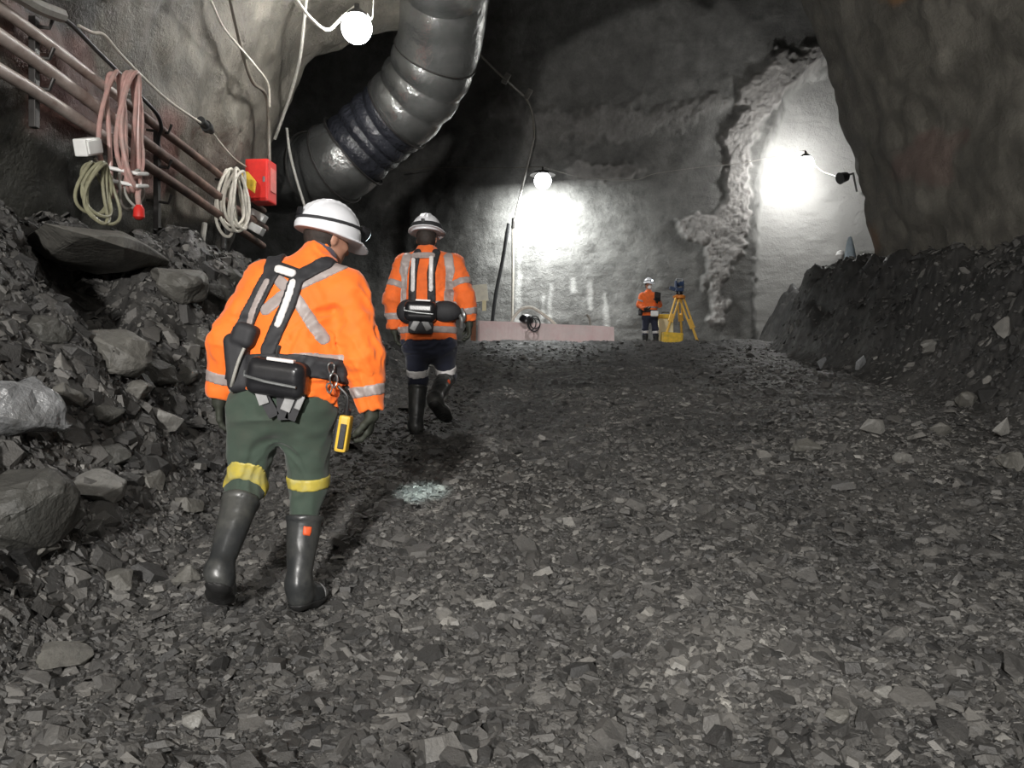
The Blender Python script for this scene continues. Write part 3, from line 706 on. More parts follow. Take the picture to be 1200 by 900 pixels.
# red box at the end of the pipes
c = wp(306, 214, 0.12) ; t = thing('fire_box', c - np.array([0, 0, .27]), 'bright red box on the wall at the right end of the pipes', 'box')
Rz = np.array(Matrix.Rotation(-0.10, 3, 'Z'))
MB().box(c, (0.30, 0.30, 0.54), Rz, 0.02).build('housing', M['red_paint'], t)
MB().box(c + np.array([0.0, -0.158, 0.0]), (0.25, 0.02, 0.48), Rz, 0.008).build('lid', M['red_paint'], t)
MB().box(c + np.array([0.157, -0.0, 0.02]), (0.008, 0.18, 0.30), Rz, 0.002).build('label_plate', plain('pale_red', (0.75, 0.20, 0.17), 0.4), t)
MB().box(c + np.array([0.09, -0.172, 0.0]), (0.03, 0.02, 0.07), Rz, 0.004).build('latch', M['steel'], t)
c2 = wp(289, 211, 0.10); t = thing('yellow_tag', c2, 'yellow bracket plate beside the red box', 'plate')
MB().prism([c2 + np.array([-.12, 0, .12]), c2 + np.array([.02, 0, .10]), c2 + np.array([.12, 0, -.02]), c2 + np.array([.10, 0, -.16]), c2 + np.array([-.04, 0, -.06])], (0, 1, 0), 0.02).build('plate', M['yellow_paint'], t)
for x, y in ((303, 253), (300, 268)):
    c = wp(x, y, 0.05); tag(MB().box(c, (0.20, 0.16, 0.10), np.array(Matrix.Rotation(0.5, 3, 'Y')), 0.01).build('pipe_label', M['white_plastic'], None, False, c), 'white marker plate on the pipe ends below the red box, the %s one' % ('upper' if y < 260 else 'lower'), 'plate')

cable('armoured_cable', [wp(-40, -40, .1), wp(20, -6, .1), wp(45, 8, .1), wp(72, 18, .1)], 0.05, M['grey_cable'], 'thick grey cable bundle at the top left corner', 'cable')
cable('black_cable', [wp(68, 17, .1), wp(85, 30, .08), wp(112, 58, .05), wp(140, 86, .05), wp(164, 112, .08), wp(184, 134, .1), wp(189, 150, .1), wp(186, 160, .05), wp(184, 180, .0)], 0.017, M['black_rubber'], 'black cable sagging along the left wall above the pipes', 'cable')
cable('signal_cable', [wp(92, 30, .1), wp(108, 38, .1), wp(122, 41, .12), wp(140, 62, .1), wp(165, 88, .08), wp(200, 120, .08), wp(237, 145, .1)], 0.013, M['white_cable'], 'thin white cable running to the dark plug on the left wall', 'cable')
c = wp(242, 148, .1); d = wp(250, 156, .1) - wp(235, 141, .1); d /= np.linalg.norm(d)
t = thing('cable_plug', c, 'dark plug joining two thin cables on the left wall', 'plug'); MB().cyl(c - d * .16, c + d * .14, .045, .035, 12).build('plug_body', M['black_rubber'], t, True); MB().cyl(c - d * .02, c + d * .04, .06, n=12).build('collar', M['black_rubber'], t, True)
cable('signal_cable', [wp(248, 154, .1), wp(262, 172, .08), wp(275, 186, .06), wp(288, 195, .06)], 0.010, M['white_cable'], 'thin pale cable from the dark plug down to the red box', 'cable')
cable('drop_cable', [wh(262, -40), wh(270, 0), wh(279, 40), wh(288, 75), wh(297, 97), wh(308, 106), wh(313, 118), wh(315, 150), px(316, 192, 10.25)], 0.022, M['brown_cable'], 'thick brown cable dropping down the wall to the red box', 'cable')
cable('drop_cable', [wh(228, -40, .2), wh(247, 0, .2), wh(262, 32, .2), wh(285, 60, .2), wh(300, 78, .2), wh(314, 98, .2), wh(316, 125, .2)], 0.012, M['white_cable'], 'thin pale cable crossing the thick brown one on the wall', 'cable')
cable('rope', [px(362, -40, 9.0), px(356, 30, 9.7), px(352, 65, 10.0), px(345, 95, 10.3), px(334, 130, 10.6), px(322, 163, 10.8)], 0.020, M['grey_cable'], 'grey rope hanging along the edge of the left wall', 'rope')
cable('rope', [px(336, 150, 11.3), px(340, 180, 11.3), px(348, 212, 11.3), px(356, 238, 11.3), px(362, 262, 11.3)], 0.020, M['grey_cable'], 'grey rope hanging in front of the ribbed duct elbow', 'rope')

# ------------------------------------------------------------------ things at the back wall
zf = lambda X, Y: float(H(X, Y))
# pink concrete barrier
Yb_ = 21.2
a = px(560, 376, Yb_); b = px(719, 383, Yb_); zb = zf(-0.5, Yb_) - 0.12
prof_b = [(-0.30, 0), (-0.30, 0.12), (-0.16, 0.30), (-0.10, 1), (0.10, 1), (0.16, 0.30), (0.30, 0.12), (0.30, 0)]
V = []; NB = 40
for i in range(NB):
    f_ = i / (NB - 1); zt = a[2] + (b[2] - a[2]) * f_; x = a[0] + (b[0] - a[0]) * f_
    for (y_, h_) in prof_b: V.append((x, Yb_ + y_, zb + (zt - zb) * h_))
V = np.array(V); V[:, 2] += 0.012 * vn(V, 3, 8); V[:, 1] += 0.012 * vn(V, 4, 9)
k = len(prof_b); Fs = [[i * k + j, i * k + (j + 1) % k, (i + 1) * k + (j + 1) % k, (i + 1) * k + j] for i in range(NB - 1) for j in range(k)] + [list(range(k))[::-1], [(NB - 1) * k + j for j in range(k)]]
tag(MB().add(V, Fs).build('concrete_barrier', M['pink_concrete'], None, False, ((a[0] + b[0]) / 2, Yb_, zb)), 'long pink painted concrete barrier standing at the foot of the back wall', 'barrier')
# white arched hose, black coil and grey bowl on the barrier
cable('white_hose', [px(598, 386, 21.7), px(601, 374, 21.7), px(610, 363, 21.7), px(621, 360, 21.7), px(632, 365, 21.6), px(644, 374, 21.55), px(652, 381, 21.5)], 0.045, M['white_cable'], 'white hose arching up behind the pink barrier', 'hose')
t = thing('reel', px(617, 383, 20.85), 'dark round lamp housing with black cable loops on top of the pink barrier', 'reel')
c = px(617, 375, 21.1); MB().lathe([(0.02, 0.16), (0.12, 0.14), (0.19, 0.05), (0.20, -0.02), (0.16, -0.06), (0.02, -0.06)], c, (0.15, -0.3, 1), 20).build('housing', M['black_plastic'], t, True)
for k_, (rx, rz, dx) in enumerate(((0.15, 0.20, 0.20), (0.11, 0.16, 0.13), (0.13, 0.13, 0.22))):
    th = np.linspace(0, 2 * math.pi, 30, endpoint=False)
    MB().tube(np.stack([c[0] + dx + rx * np.cos(th), c[1] - 0.30 + 0 * th - 0.02 * k_, c[2] - 0.12 + rz * np.sin(th)], -1), 0.016, 6, closed=True).build('cable_loop', M['black_rubber'], t, True)
tag(MB().tube(spline([px(692, 386, 21.5), px(691, 374, 21.7), px(688, 369, 21.8)], 5), 0.03, 8).build('rebar_stub', M['brown_cable'], None, True, px(692, 386, 21.5)), 'bent dark bar poking up behind the right half of the pink barrier', 'bar')
# leaning poles left of the back lamp
a = px(626, 160, 24.0); b = px(601, 262, 24.25)
t = thing('support_pole', px(600, 410, 24.3), 'tall thin pole standing left of the back wall lamp', 'pole')
MB().tube([b, px(601, 320, 24.3), px(600, 410, 24.3)], 0.040, 10).build('lower_pole', M['white_cable'], t, True); MB().tube([b + np.array([0, .01, -.1]), a], 0.036, 10).build('upper_pole', M['grey_cable'], t, True)
MB().cyl(b - np.array([0, 0, .14]), b + np.array([0.02, 0, .16]), 0.055, n=12).build('joint', M['dark_steel'], t, True)
cable('roof_cable', [px(560, 62, 20.5), px(580, 82, 21.0), px(600, 100, 21.5), px(618, 118, 22.6), px(625, 142, 23.4), px(626, 162, 24.0)], 0.03, M['brown_cable'], 'dark cable from the roof to the top of the thin pole', 'cable')
for x, y, Y in ((593, 92, 21.3), (619, 110, 22.3)):
    c = px(x, y, Y); tag(MB().box(c, (0.16, 0.05, 0.30), np.array(Matrix.Rotation(0.5, 3, 'Y')), 0.015).build('cable_tag', M['grey_cable'], None, False, c), 'pale tag on the dark roof cable, the %s one' % ('upper' if y < 100 else 'lower'), 'tag')
cable('pole_shadow_tube', [px(596, 262, 24.2), px(593, 280, 24.2), px(588, 310, 24.3), px(581, 345, 24.3), px(576, 385, 24.2)], 0.055, M['black_rubber'], 'dark tube standing for the shadow of the thin pole on the back wall', 'hose')  # dark tube shaped along the band where the pole's shadow falls on the wall
# sign board on a stake, behind the second worker
Ys = 19.6; c = px(557, 344, Ys); t = thing('sign_board', (c[0] - 0.02, Ys, zf(c[0], Ys)), 'cream board on a brown stake just right of the second worker', 'sign')
zg = zf(c[0], Ys) - 0.1
MB().box((c[0] - 0.05, Ys + 0.05, (zg + c[2]) / 2), (0.13, 0.07, c[2] - zg), None, 0.008).build('stake', M['brown_timber'], t)
MB().box(c, (0.62, 0.03, 0.42), np.array(Matrix.Rotation(-0.10, 3, 'Y')), 0.006).build('board', M['board'], t)
MB().box(c + np.array([0.22, -0.01, -0.30]), (0.10, 0.02, 0.26), None, 0.004).build('hanging_strip', M['cream_paint'], t)
# survey tripod with its instrument
Yt = 21.6; hd = px(796, 347, Yt); g = zf(hd[0], Yt)
t = thing('survey_tripod', (hd[0], Yt, g), 'yellow wooden survey tripod standing right of the distant worker', 'tripod')
def stp(x, y, Y): q = px(x, y, Y); return q
for k_, (fx_, fy_, dy) in enumerate(((821, 390, 0.15), (779, 397, -0.55), (799, 394, 0.75))):
    f_ = px(fx_, fy_, Yt + dy); f_[2] = max(f_[2], zf(f_[0], f_[1]) - 0.02) if k_ else zf(f_[0], f_[1])
    top = hd + np.array([(f_[0] - hd[0]) * 0.09, dy * 0.1, -0.03]); d = f_ - top; s_ = np.cross(d, [0, 1, 0.2]); s_ /= np.linalg.norm(s_)
    mid = top + d * 0.58
    lg = MB(); lg.tube([top + s_ * .055, mid + s_ * .045], 0.026, 8); lg.tube([top - s_ * .055, mid - s_ * .045], 0.026, 8); lg.tube([mid - s_ * .07, mid + s_ * .07], 0.03, 8)
    L = lg.build('leg', M['tripod_yellow'], t, True)
    MB().tube([top + d * 0.42, f_ - d * 0.02], 0.034, 8).build('lower_leg', M['tripod_yellow'], L, True); MB().cyl(f_ - d * 0.05, f_ + d * 0.01, 0.04, 0.008, 10).build('foot_spike', M['steel'], L, True)
MB().lathe([(0.06, -0.08), (0.16, -0.06), (0.17, 0.0), (0.09, 0.03)], hd, (0, 0, 1), 20).build('head_plate', M['orange_paint'], t, True)
t = thing('total_station', hd + np.array([0, 0, .03]), 'dark blue survey instrument mounted on top of the yellow tripod', 'instrument')
MB().lathe([(0.09, 0.03), (0.10, 0.06), (0.085, 0.12)], hd, (0, 0, 1), 18).build('tribrach', M['black_plastic'], t, True)
m = MB(); m.box(hd + np.array([0, 0, .17]), (.22, .16, .10), None, .02); m.box(hd + np.array([-.095, 0, .30]), (.05, .14, .24), None, .015); m.box(hd + np.array([.095, 0, .30]), (.05, .14, .24), None, .015); m.build('alidade', M['blue_plastic'], t)
MB().cyl(hd + np.array([0.02, -.14, .32]), hd + np.array([-0.02, .14, .32]), 0.062, 0.07, 16).build('telescope', M['blue_plastic'], t, True)
MB().tube([hd + np.array([-.09, 0, .41]), hd + np.array([-.08, 0, .47]), hd + np.array([.08, 0, .47]), hd + np.array([.09, 0, .41])], .018, 8).build('carry_handle', M['steel'], t, True)
MB().box(hd + np.array([-.20, -.05, .20]), (.16, .06, .10), np.array(Matrix.Rotation(0.3, 3, 'Y')), .01).build('keypad', M['blue_plastic'], t)
# yellow instrument case and bar under the tripod
Yc = 22.3; c = px(779, 384, Yc); zb = zf(c[0], Yc) - .03; zt = px(779, 369, Yc)[2]
t = thing('instrument_case', (c[0], Yc, zb), 'pale cream case with yellow lid behind the left tripod leg', 'case')
MB().box((c[0], Yc, (zb + zt - .1) / 2), (.42, .40, zt - .1 - zb), None, .04).build('case_body', M['cream_paint'], t); MB().box((c[0] - .01, Yc, zt - .06), (.50, .46, .12), None, .03).build('lid', M['yellow_paint'], t)
MB().tube([(c[0] - .1, Yc - .1, zt), (c[0] - .1, Yc - .1, zt + .06), (c[0] + .1, Yc - .1, zt + .06), (c[0] + .1, Yc - .1, zt)], .014, 8).build('handle', M['black_plastic'], t, True)
c = px(787, 393, 20.9); tag(MB().box((c[0], 20.9, zf(c[0], 20.9) + .20), (.56, .24, .40), np.array(Matrix.Rotation(0.07, 3, 'Y')), .03).build('tool_box', M['yellow_paint'], None, False, (c[0], 20.9, zf(c[0], 20.9))), 'low yellow box lying at the feet of the survey tripod', 'box')
# pale blue wrapped bundle on a yellow crate, right of the bay
Yq = 19.6; c = px(996, 322, Yq); zg = zf(c[0], Yq) - .05
t = thing('crate', (c[0], Yq, zg), 'yellow crate half hidden behind the right pile at the tunnel edge', 'crate')
zt = px(996, 322, Yq)[2]
MB().box((c[0], Yq, (zg + zt) / 2), (.34, .34, zt - zg), None, .02).build('crate_body', M['cream_paint'], t); MB().box((c[0], Yq, zt), (.38, .38, .05), None, .01).build('rim', M['yellow_paint'], t)
m = MB(); m.lathe([(0.05, 0), (0.17, 0.0), (0.165, 0.12), (0.13, 0.45), (0.09, 0.72), (0.04, 0.90), (0.01, 0.92)], (c[0], Yq, zt + .025), (0.0, 0, 1), 20)
V = m.V[0]; m.V = [V + (0.03 * vn(V, 6, 3))[:, None] * np.array([1, 1, 0])]; tag(m.build('wrapped_bundle', M['pale_blue_sheet'], None, True, (c[0], Yq, zt + .025)), 'tall pale blue wrapped bundle standing on the yellow crate', 'bundle')
c = px(985, 299, 23.2); zg = zf(c[0], 23.2); t = thing('marker_post', (c[0], 23.2, zg), 'dark post with a white ball head left of the pale blue bundle', 'post')
MB().tube([(c[0], 23.2, zg - .05), (c[0], 23.2, c[2] - .12)], .06, 10).build('post', M['dark_steel'], t, True)
MB().lathe([(0.01, -.14), (.09, -.11), (.14, 0), (.09, .11), (.01, .14)], c, (0, 0, 1), 16).build('ball_head', M['white_plastic'], t, True)
# ------------------------------------------------------------------ figures: one continuous surface from distance fields
def surf(D, lo, h):
    """surface of a sampled distance field (naive surface nets)"""
    I = D < 0
    c = [I[x:I.shape[0] - 1 + x, y:I.shape[1] - 1 + y, z:I.shape[2] - 1 + z] for x in (0, 1) for y in (0, 1) for z in (0, 1)]
    s = sum(a.astype(np.int8) for a in c); act = (s > 0) & (s < 8)
    ids = np.argwhere(act); idx = -np.ones(act.shape, np.int64); idx[act] = np.arange(len(ids))
    cor = np.array([(x, y, z) for x in (0, 1) for y in (0, 1) for z in (0, 1)])
    vals = np.stack([D[ids[:, 0] + q[0], ids[:, 1] + q[1], ids[:, 2] + q[2]] for q in cor], 1)
    acc = np.zeros((len(ids), 3)); cnt = np.zeros(len(ids))
    for a in range(8):
        for b in range(a + 1, 8):
            if np.abs(cor[a] - cor[b]).sum() != 1: continue
            m = (vals[:, a] < 0) != (vals[:, b] < 0)
            t = np.where(m, vals[:, a] / np.where(m, vals[:, a] - vals[:, b], 1), 0)
            p = cor[a] + t[:, None] * (cor[b] - cor[a]); acc += np.where(m[:, None], p, 0); cnt += m
    V = (ids + acc / np.maximum(cnt, 1)[:, None]) * h + np.asarray(lo)
    Fs = []
    for ax in range(3):
        u, v = (ax + 1) % 3, (ax + 2) % 3
        A = np.swapaxes(np.swapaxes(I, 0, ax), 0, 0)
        sl0 = [slice(None)] * 3; sl1 = [slice(None)] * 3; sl0[ax] = slice(0, -1); sl1[ax] = slice(1, None)
        ch = I[tuple(sl0)] != I[tuple(sl1)]
        e = np.argwhere(ch); ok = (e[:, u] > 0) & (e[:, v] > 0) & (e[:, u] < D.shape[u] - 1) & (e[:, v] < D.shape[v] - 1); e = e[ok]
        fl = I[tuple(sl0)][e[:, 0], e[:, 1], e[:, 2]]
        def g(du, dv):
            q = e.copy(); q[:, u] -= du; q[:, v] -= dv; return idx[q[:, 0], q[:, 1], q[:, 2]]
        f = np.stack([g(1, 1), g(0, 1), g(0, 0), g(1, 0)], 1)
        Fs.append(np.where(fl[:, None], f, f[:, ::-1]))
    Fq = np.concatenate(Fs); Fq = Fq[(Fq >= 0).all(1)]
    return V, Fq

def largest(V, Fq):
    """the largest connected piece"""
    lab = np.arange(len(V))
    while True:
        m = lab[Fq].min(1); new = lab.copy(); np.minimum.at(new, Fq.reshape(-1), np.repeat(m, 4)); new = new[new]
        if (new == lab).all(): break
        lab = new
    u, n = np.unique(lab, return_counts=True); keep = lab == u[np.argmax(n)]; idx = np.cumsum(keep) - 1
    return V[keep], idx[Fq[keep[Fq].all(1)]]
def nrm(v): v = np.asarray(v, float); return v / (np.linalg.norm(v) + 1e-12)
class Field:
    def __init__(s, lo, hi, h):
        s.lo = np.asarray(lo, float); s.h = h; n = np.ceil((np.asarray(hi) - s.lo) / h).astype(int) + 1
        ax = [(s.lo[k] + np.arange(n[k]) * h).astype(np.float32) for k in range(3)]
        s.ax = ax; s.P = np.stack(np.meshgrid(*ax, indexing='ij'), -1)
    def new(s): return np.full(s.P.shape[:3], 10.0, np.float32)
    def add(s, D, f, lo, hi, k=0.0, m=0.10):
        i0 = np.clip(np.floor((np.asarray(lo) - m - s.lo) / s.h).astype(int), 0, None); i1 = np.ceil((np.asarray(hi) + m - s.lo) / s.h).astype(int) + 1
        sl = tuple(slice(int(a), int(max(b, a))) for a, b in zip(i0, i1))
        Q = s.P[sl]
        if Q.size == 0: return D
        d = f(Q); a = D[sl]
        if k > 0:
            hh = np.clip(0.5 + 0.5 * (a - d) / k, 0, 1); D[sl] = np.where(a > 5, d, a + (d - a) * hh - k * hh * (1 - hh))
        else: D[sl] = np.minimum(a, d)
        return D
    def cap(s, D, a, b, ra, rb=None, k=0.0):
        rb = ra if rb is None else rb; a = np.asarray(a, np.float32); b = np.asarray(b, np.float32); ab = b - a; L2 = float(ab @ ab) + 1e-9; R = max(ra, rb)
        def f(Q):
            q = Q - a; t = np.clip((q @ ab) / L2, 0, 1); return np.linalg.norm(q - t[..., None] * ab, axis=-1) - (ra + (rb - ra) * t)
        return s.add(D, f, np.minimum(a, b) - R, np.maximum(a, b) + R, k)
    def ecap(s, D, a, b, ra, rb, side, k=0.0):
        a = np.asarray(a, np.float32); b = np.asarray(b, np.float32); L = float(np.linalg.norm(b - a)) + 1e-6; ax = (b - a) / L
        sd = nrm(np.asarray(side) - ax * (np.asarray(side) @ ax)).astype(np.float32); fw = np.cross(ax, sd).astype(np.float32); R = max(*ra, *rb)
        def f(Q):
            q = Q - a; t = np.clip((q @ ax) / L, 0, 1); c = q - (t * L)[..., None] * ax
            rx = ra[0] + (rb[0] - ra[0]) * t; ry = ra[1] + (rb[1] - ra[1]) * t
            kk = np.sqrt(((c @ sd) / rx) ** 2 + ((c @ fw) / ry) ** 2 + ((c @ ax) / ry) ** 2); return (kk - 1) * np.minimum(rx, ry)
        return s.add(D, f, np.minimum(a, b) - R, np.maximum(a, b) + R, k)
    def ell(s, D, c, r, R=None, k=0.0):
        c = np.asarray(c, np.float32); R = np.eye(3) if R is None else np.asarray(R); r = np.asarray(r, float)
        def f(Q):
            q = (Q - c) @ R; kk = np.linalg.norm(q / r, axis=-1); return (kk - 1) * r.min()
        return s.add(D, f, c - r.max(), c + r.max(), k)
    def box(s, D, c, d, R=None, rd=0.02, k=0.0):
        c = np.asarray(c, np.float32); R = np.eye(3) if R is None else np.asarray(R); d = np.asarray(d, float) / 2 - rd
        def f(Q):
            q = np.abs((Q - c) @ R) - d; return np.linalg.norm(np.maximum(q, 0), axis=-1) + np.minimum(q.max(-1), 0) - rd
        m = float(np.linalg.norm(d)) + rd; return s.add(D, f, c - m, c + m, k)
    def plane(s, n, p):
        """positive on the side n points to"""
        return (s.P - np.asarray(p, np.float32)) @ np.asarray(nrm(n), np.float32)
    def wrinkle(s, D, amp, sc3, seed, band=0.04):
        m = np.abs(D) < band; Q = s.P[m]
        w = 0.25 * np.stack([vn(Q, 4, seed + 9), vn(Q, 4, seed + 10), vn(Q, 4, seed + 11)], -1)
        n = vn(Q + w, sc3, seed); D[m] -= amp * ((1 - 2.2 * np.abs(n)) * (0.6 + 0.6 * vn(Q, 3.5, seed + 4)) + 0.4 * vn(Q, np.asarray(sc3) * 2.1, seed + 3)); return D
    def mesh(s, name, D): V, Fq = surf(D, s.lo, s.h); return mesh_np(name, V, Fq, True)

def frame(fwd, up):
    f = nrm(fwd); r = nrm(np.cross(f, up)); u = np.cross(r, f); return np.stack([r, f, u], 1)      # columns right, forward, up

# ---- materials of clothing
def cloth(name, c, rough=0.85, sheen=0.2, dirt=None, var=0.12):
    q = NT(name); c = np.asarray(c, float)
    col = q.ramp(q.noise(5, 4), [(0.3, tuple(c * (1 - var))), (0.7, tuple(np.minimum(c * (1 + var), 1)))])
    if dirt is not None: col = q.mix(q.ramp(q.noise(4, 6, 0.7), [(0.48, 0.0), (0.70, 0.55)]), col, dirt)
    q.col(col); q.rough(rough); q.b.inputs['Sheen Weight'].default_value = sheen
    q.bump(q.math('ADD', q.noise(220, 2), q.noise(30, 3)), 0.12, 0.004); return q.m
M['orange'] = cloth('orange_hi_vis_cloth', (0.95, 0.170, 0.012), 0.75)
M['orange_old'] = cloth('worn_orange_hi_vis_cloth', (0.85, 0.150, 0.020), 0.8, 0.2, (0.45, 0.10, 0.03))
M['tape'] = plain('reflective_tape', (0.34, 0.29, 0.275), 0.45, 0.12, 30, 0.1)
M['tape_bright'] = plain('bright_reflective_tape', (0.72, 0.70, 0.69), 0.35, 0.10, 30, 0.1)
M['tape_yellow'] = plain('yellow_reflective_tape', (0.52, 0.42, 0.07), 0.5, 0.2, 12, 0.1, dirt=(0.34, 0.33, 0.17))
M['green_cloth'] = cloth('dark_green_cloth', (0.040, 0.062, 0.045), 0.85, 0.15, (0.06, 0.065, 0.05))
M['navy_cloth'] = cloth('navy_cloth', (0.013, 0.016, 0.034), 0.85, 0.15)
M['boot'] = plain('dark_boot_rubber', (0.030, 0.032, 0.033), 0.36, 0.3, 5, 0.15, dirt=(0.09, 0.09, 0.082))
M['boot_sole'] = plain('black_boot_sole', (0.014, 0.014, 0.014), 0.6, 0.3, 20, 0.2)
M['toe_cap'] = plain('grey_toe_cap', (0.26, 0.26, 0.26), 0.45, 0.3, 12, 0.15)
M['glove'] = plain('dark_glove', (0.030, 0.034, 0.024), 0.7, 0.3, 25, 0.2)
M['skin'] = plain('skin', (0.48, 0.25, 0.17), 0.55, 0.12, 12, 0.05)
M['hair'] = plain('dark_hair', (0.030, 0.022, 0.018), 0.7, 0.4, 40, 0.6)
M['helmet'] = plain('white_helmet', (0.74, 0.75, 0.78), 0.33, 0.08, 6, 0.05)
M['strap'] = plain('black_webbing', (0.022, 0.022, 0.025), 0.7, 0.25, 40, 0.2)
M['collar_cloth'] = cloth('dark_purple_grey_cloth', (0.07, 0.06, 0.08), 0.85)
M['mask'] = plain('white_mask', (0.85, 0.86, 0.84), 0.7, 0.06, 14, 0.1)
M['patch'] = plain('orange_red_patch', (0.75, 0.11, 0.03), 0.5, 0.1, 20, 0.05)
M['white_cloth'] = cloth('white_cloth', (0.80, 0.80, 0.78), 0.8)

def hand(Fd, D, w, d, pn, th, s=1.0, curl=0.6, extra=0.0, k=0.006):
    """palm and five fingers: w wrist, d along the hand, pn out of the palm, th towards the thumb"""
    d = nrm(d); pn = nrm(pn - d * (pn @ d)); th_ = nrm(th - d * (th @ d) - pn * (th @ pn))
    L = 0.095 * s
    D = Fd.ecap(D, w + d * 0.012 * s, w + d * L * 0.86, (0.030 * s + extra, 0.017 * s + extra), (0.040 * s + extra, 0.016 * s + extra), th_, 0.012)
    for j, (off, ln, cu) in enumerate(((0.030, .074, .85), (0.010, .082, 1.0), (-0.010, .077, 1.05), (-0.029, .060, 1.15))):
        p = w + d * L * (0.95 - 0.03 * abs(j - 1.2)) + th_ * off * s; a = 0.0
        for q, (f_, r0, r1) in enumerate(((0.45, .0098, .0092), (0.31, .0092, .0084), (0.24, .0084, .0070))):
            a += curl * cu * (0.55 if q == 0 else 0.75)
            n = p + (d * math.cos(a) + pn * math.sin(a) + th_ * 0.06 * (1.2 - j)) * ln * f_ * s
            D = Fd.cap(D, p, n, r0 * s + extra, r1 * s + extra, k if q else 0.01); p = n
    p = w + d * L * 0.22 + th_ * 0.028 * s; 
    for f_, dd, r0, r1 in ((.042, d * .62 + th_ * .70 + pn * .30, .014, .0115), (.034, d * .85 + th_ * .28 + pn * .45, .0115, .0100), (.026, d * .85 + pn * .6 - th_ * .05, .0100, .0078)):
        n = p + nrm(dd) * f_ * s; D = Fd.cap(D, p, n, r0 * s + extra, r1 * s + extra, 0.010); p = n
    return D

def head_field(Fd, D, c, f, up):
    """skull, face, ears; c centre of the skull"""
    R = frame(f, up); r, fw, u = R[:, 0], R[:, 1], R[:, 2]
    D = Fd.ell(D, c, (.076, .096, .098), R, 0.0)
    D = Fd.ell(D, c + fw * .030 - u * .055, (.060, .066, .078), R, .03)
    D = Fd.ell(D, c + fw * .066 - u * .100, (.026, .022, .022), R, .025)              # chin
    D = Fd.cap(D, c + fw * .093 - u * .005, c + fw * .112 - u * .045, .009, .014, .012)  # nose
    D = Fd.cap(D, c + fw * .088 + r * .03 + u * .012, c + fw * .088 - r * .03 + u * .012, .012, None, .012)   # brow
    D = Fd.cap(D, c + fw * .090 - r * .02 - u * .073, c + fw * .090 + r * .02 - u * .073, .007, None, .006)   # lips
    for s_ in (-1, 1):
        D = Fd.ell(D, c + r * s_ * .078 - fw * .008 - u * .018, (.010, .020, .032), R, .008)
        D = Fd.ell(D, c + r * s_ * .040 + fw * .070 - u * .035, (.022, .020, .018), R, .02)
    return D

def helmet(root, c, f, up, s=1.0, h=0.005, brim_all=0.012, peak=0.045, lamp=True, strap='band'):
    """c: centre of the skull"""
    R = frame(f, up)
    Fd = Field((-.20 * s, -.24 * s, -.06), (.20 * s, .28 * s, .24 * s), h)
    a = np.array
    D = Fd.ell(Fd.new(), a((0, 0.0, .02)) * s, a((.122, .148, .145)) * s)
    for x in (-.028, 0.0, .028):                                                                        # ridges over the crown
        pts = [a((x, math.sin(t) * .138, .02 + math.cos(t) * .140 * (1 - abs(x) * .9))) * s for t in np.linspace(-1.0, 1.0, 11)]
        for q0, q1 in zip(pts[:-1], pts[1:]): D = Fd.cap(D, q0, q1, .010 * s, None, .012)
    D = np.maximum(D, -(Fd.P[..., 2] - 0.012 * s))
    D = Fd.add(D, lambda Q: np.maximum((np.sqrt((Q[..., 0] / (.128 + brim_all)) ** 2 + ((Q[..., 1] - peak * .5 * s) / (.152 + brim_all + peak * .5)) ** 2) - s) * .13, np.abs(Q[..., 2] - .016 * s + 0.25 * np.clip(Q[..., 1] - .12, 0, 1) - 0.02 * np.clip(-Q[..., 1] / .15, 0, 1)) - .0045), (-.2, -.24, -.03), (.2, .27, .05), .008)
    V, Fq = surf(D, Fd.lo, h)
    hm = obj('helmet', mesh_np('helmet', V @ R.T + c, Fq, True), M['helmet'], root)
    E = Fd.ell(Fd.new(), a((0, 0, .02)) * s, a((.122, .148, .145)) * s)
    if strap == 'band':
        tilt = Fd.P[..., 2] - .070 * s - 0.10 * (Fd.P[..., 1])
        S = np.maximum(E - .006, np.abs(tilt) - .0075)
    else:
        tilt = Fd.P[..., 2] - .060 * s
        S = np.maximum(E - .007, np.abs(tilt) - .020)
    S = np.maximum(S, -(E + .012))
    V, Fq = surf(S, Fd.lo, h); obj('helmet_band', mesh_np('helmet_band', V @ R.T + c, Fq, True), M['strap'], hm)
    m = MB(); q = a((.0, -.150, .075)) * s; m.box(q, (.030, .016, .036), None, .005); V = m.V[0] @ R.T + c; m.V = [V]; m.build('lamp_clip', M['black_plastic'], hm)
    if lamp:
        q = a((0, .158, .085)) * s; m = MB(); m.lathe([(.010, -.02), (.032, -.012), (.036, .022), (.032, .030)], q, (0, 1, -.25), 18); m.V = [m.V[0] @ R.T + c]; cl = m.build('cap_lamp', M['black_plastic'], hm, True)
        m = MB(); m.lathe([(.004, .030), (.027, .031), (.027, .034), (.004, .035)], q, (0, 1, -.25), 18); m.V = [m.V[0] @ R.T + c]; m.build('cap_lamp_lens', M['cap_lens'], hm, True)
        return hm, q @ R.T + c
    return hm, None

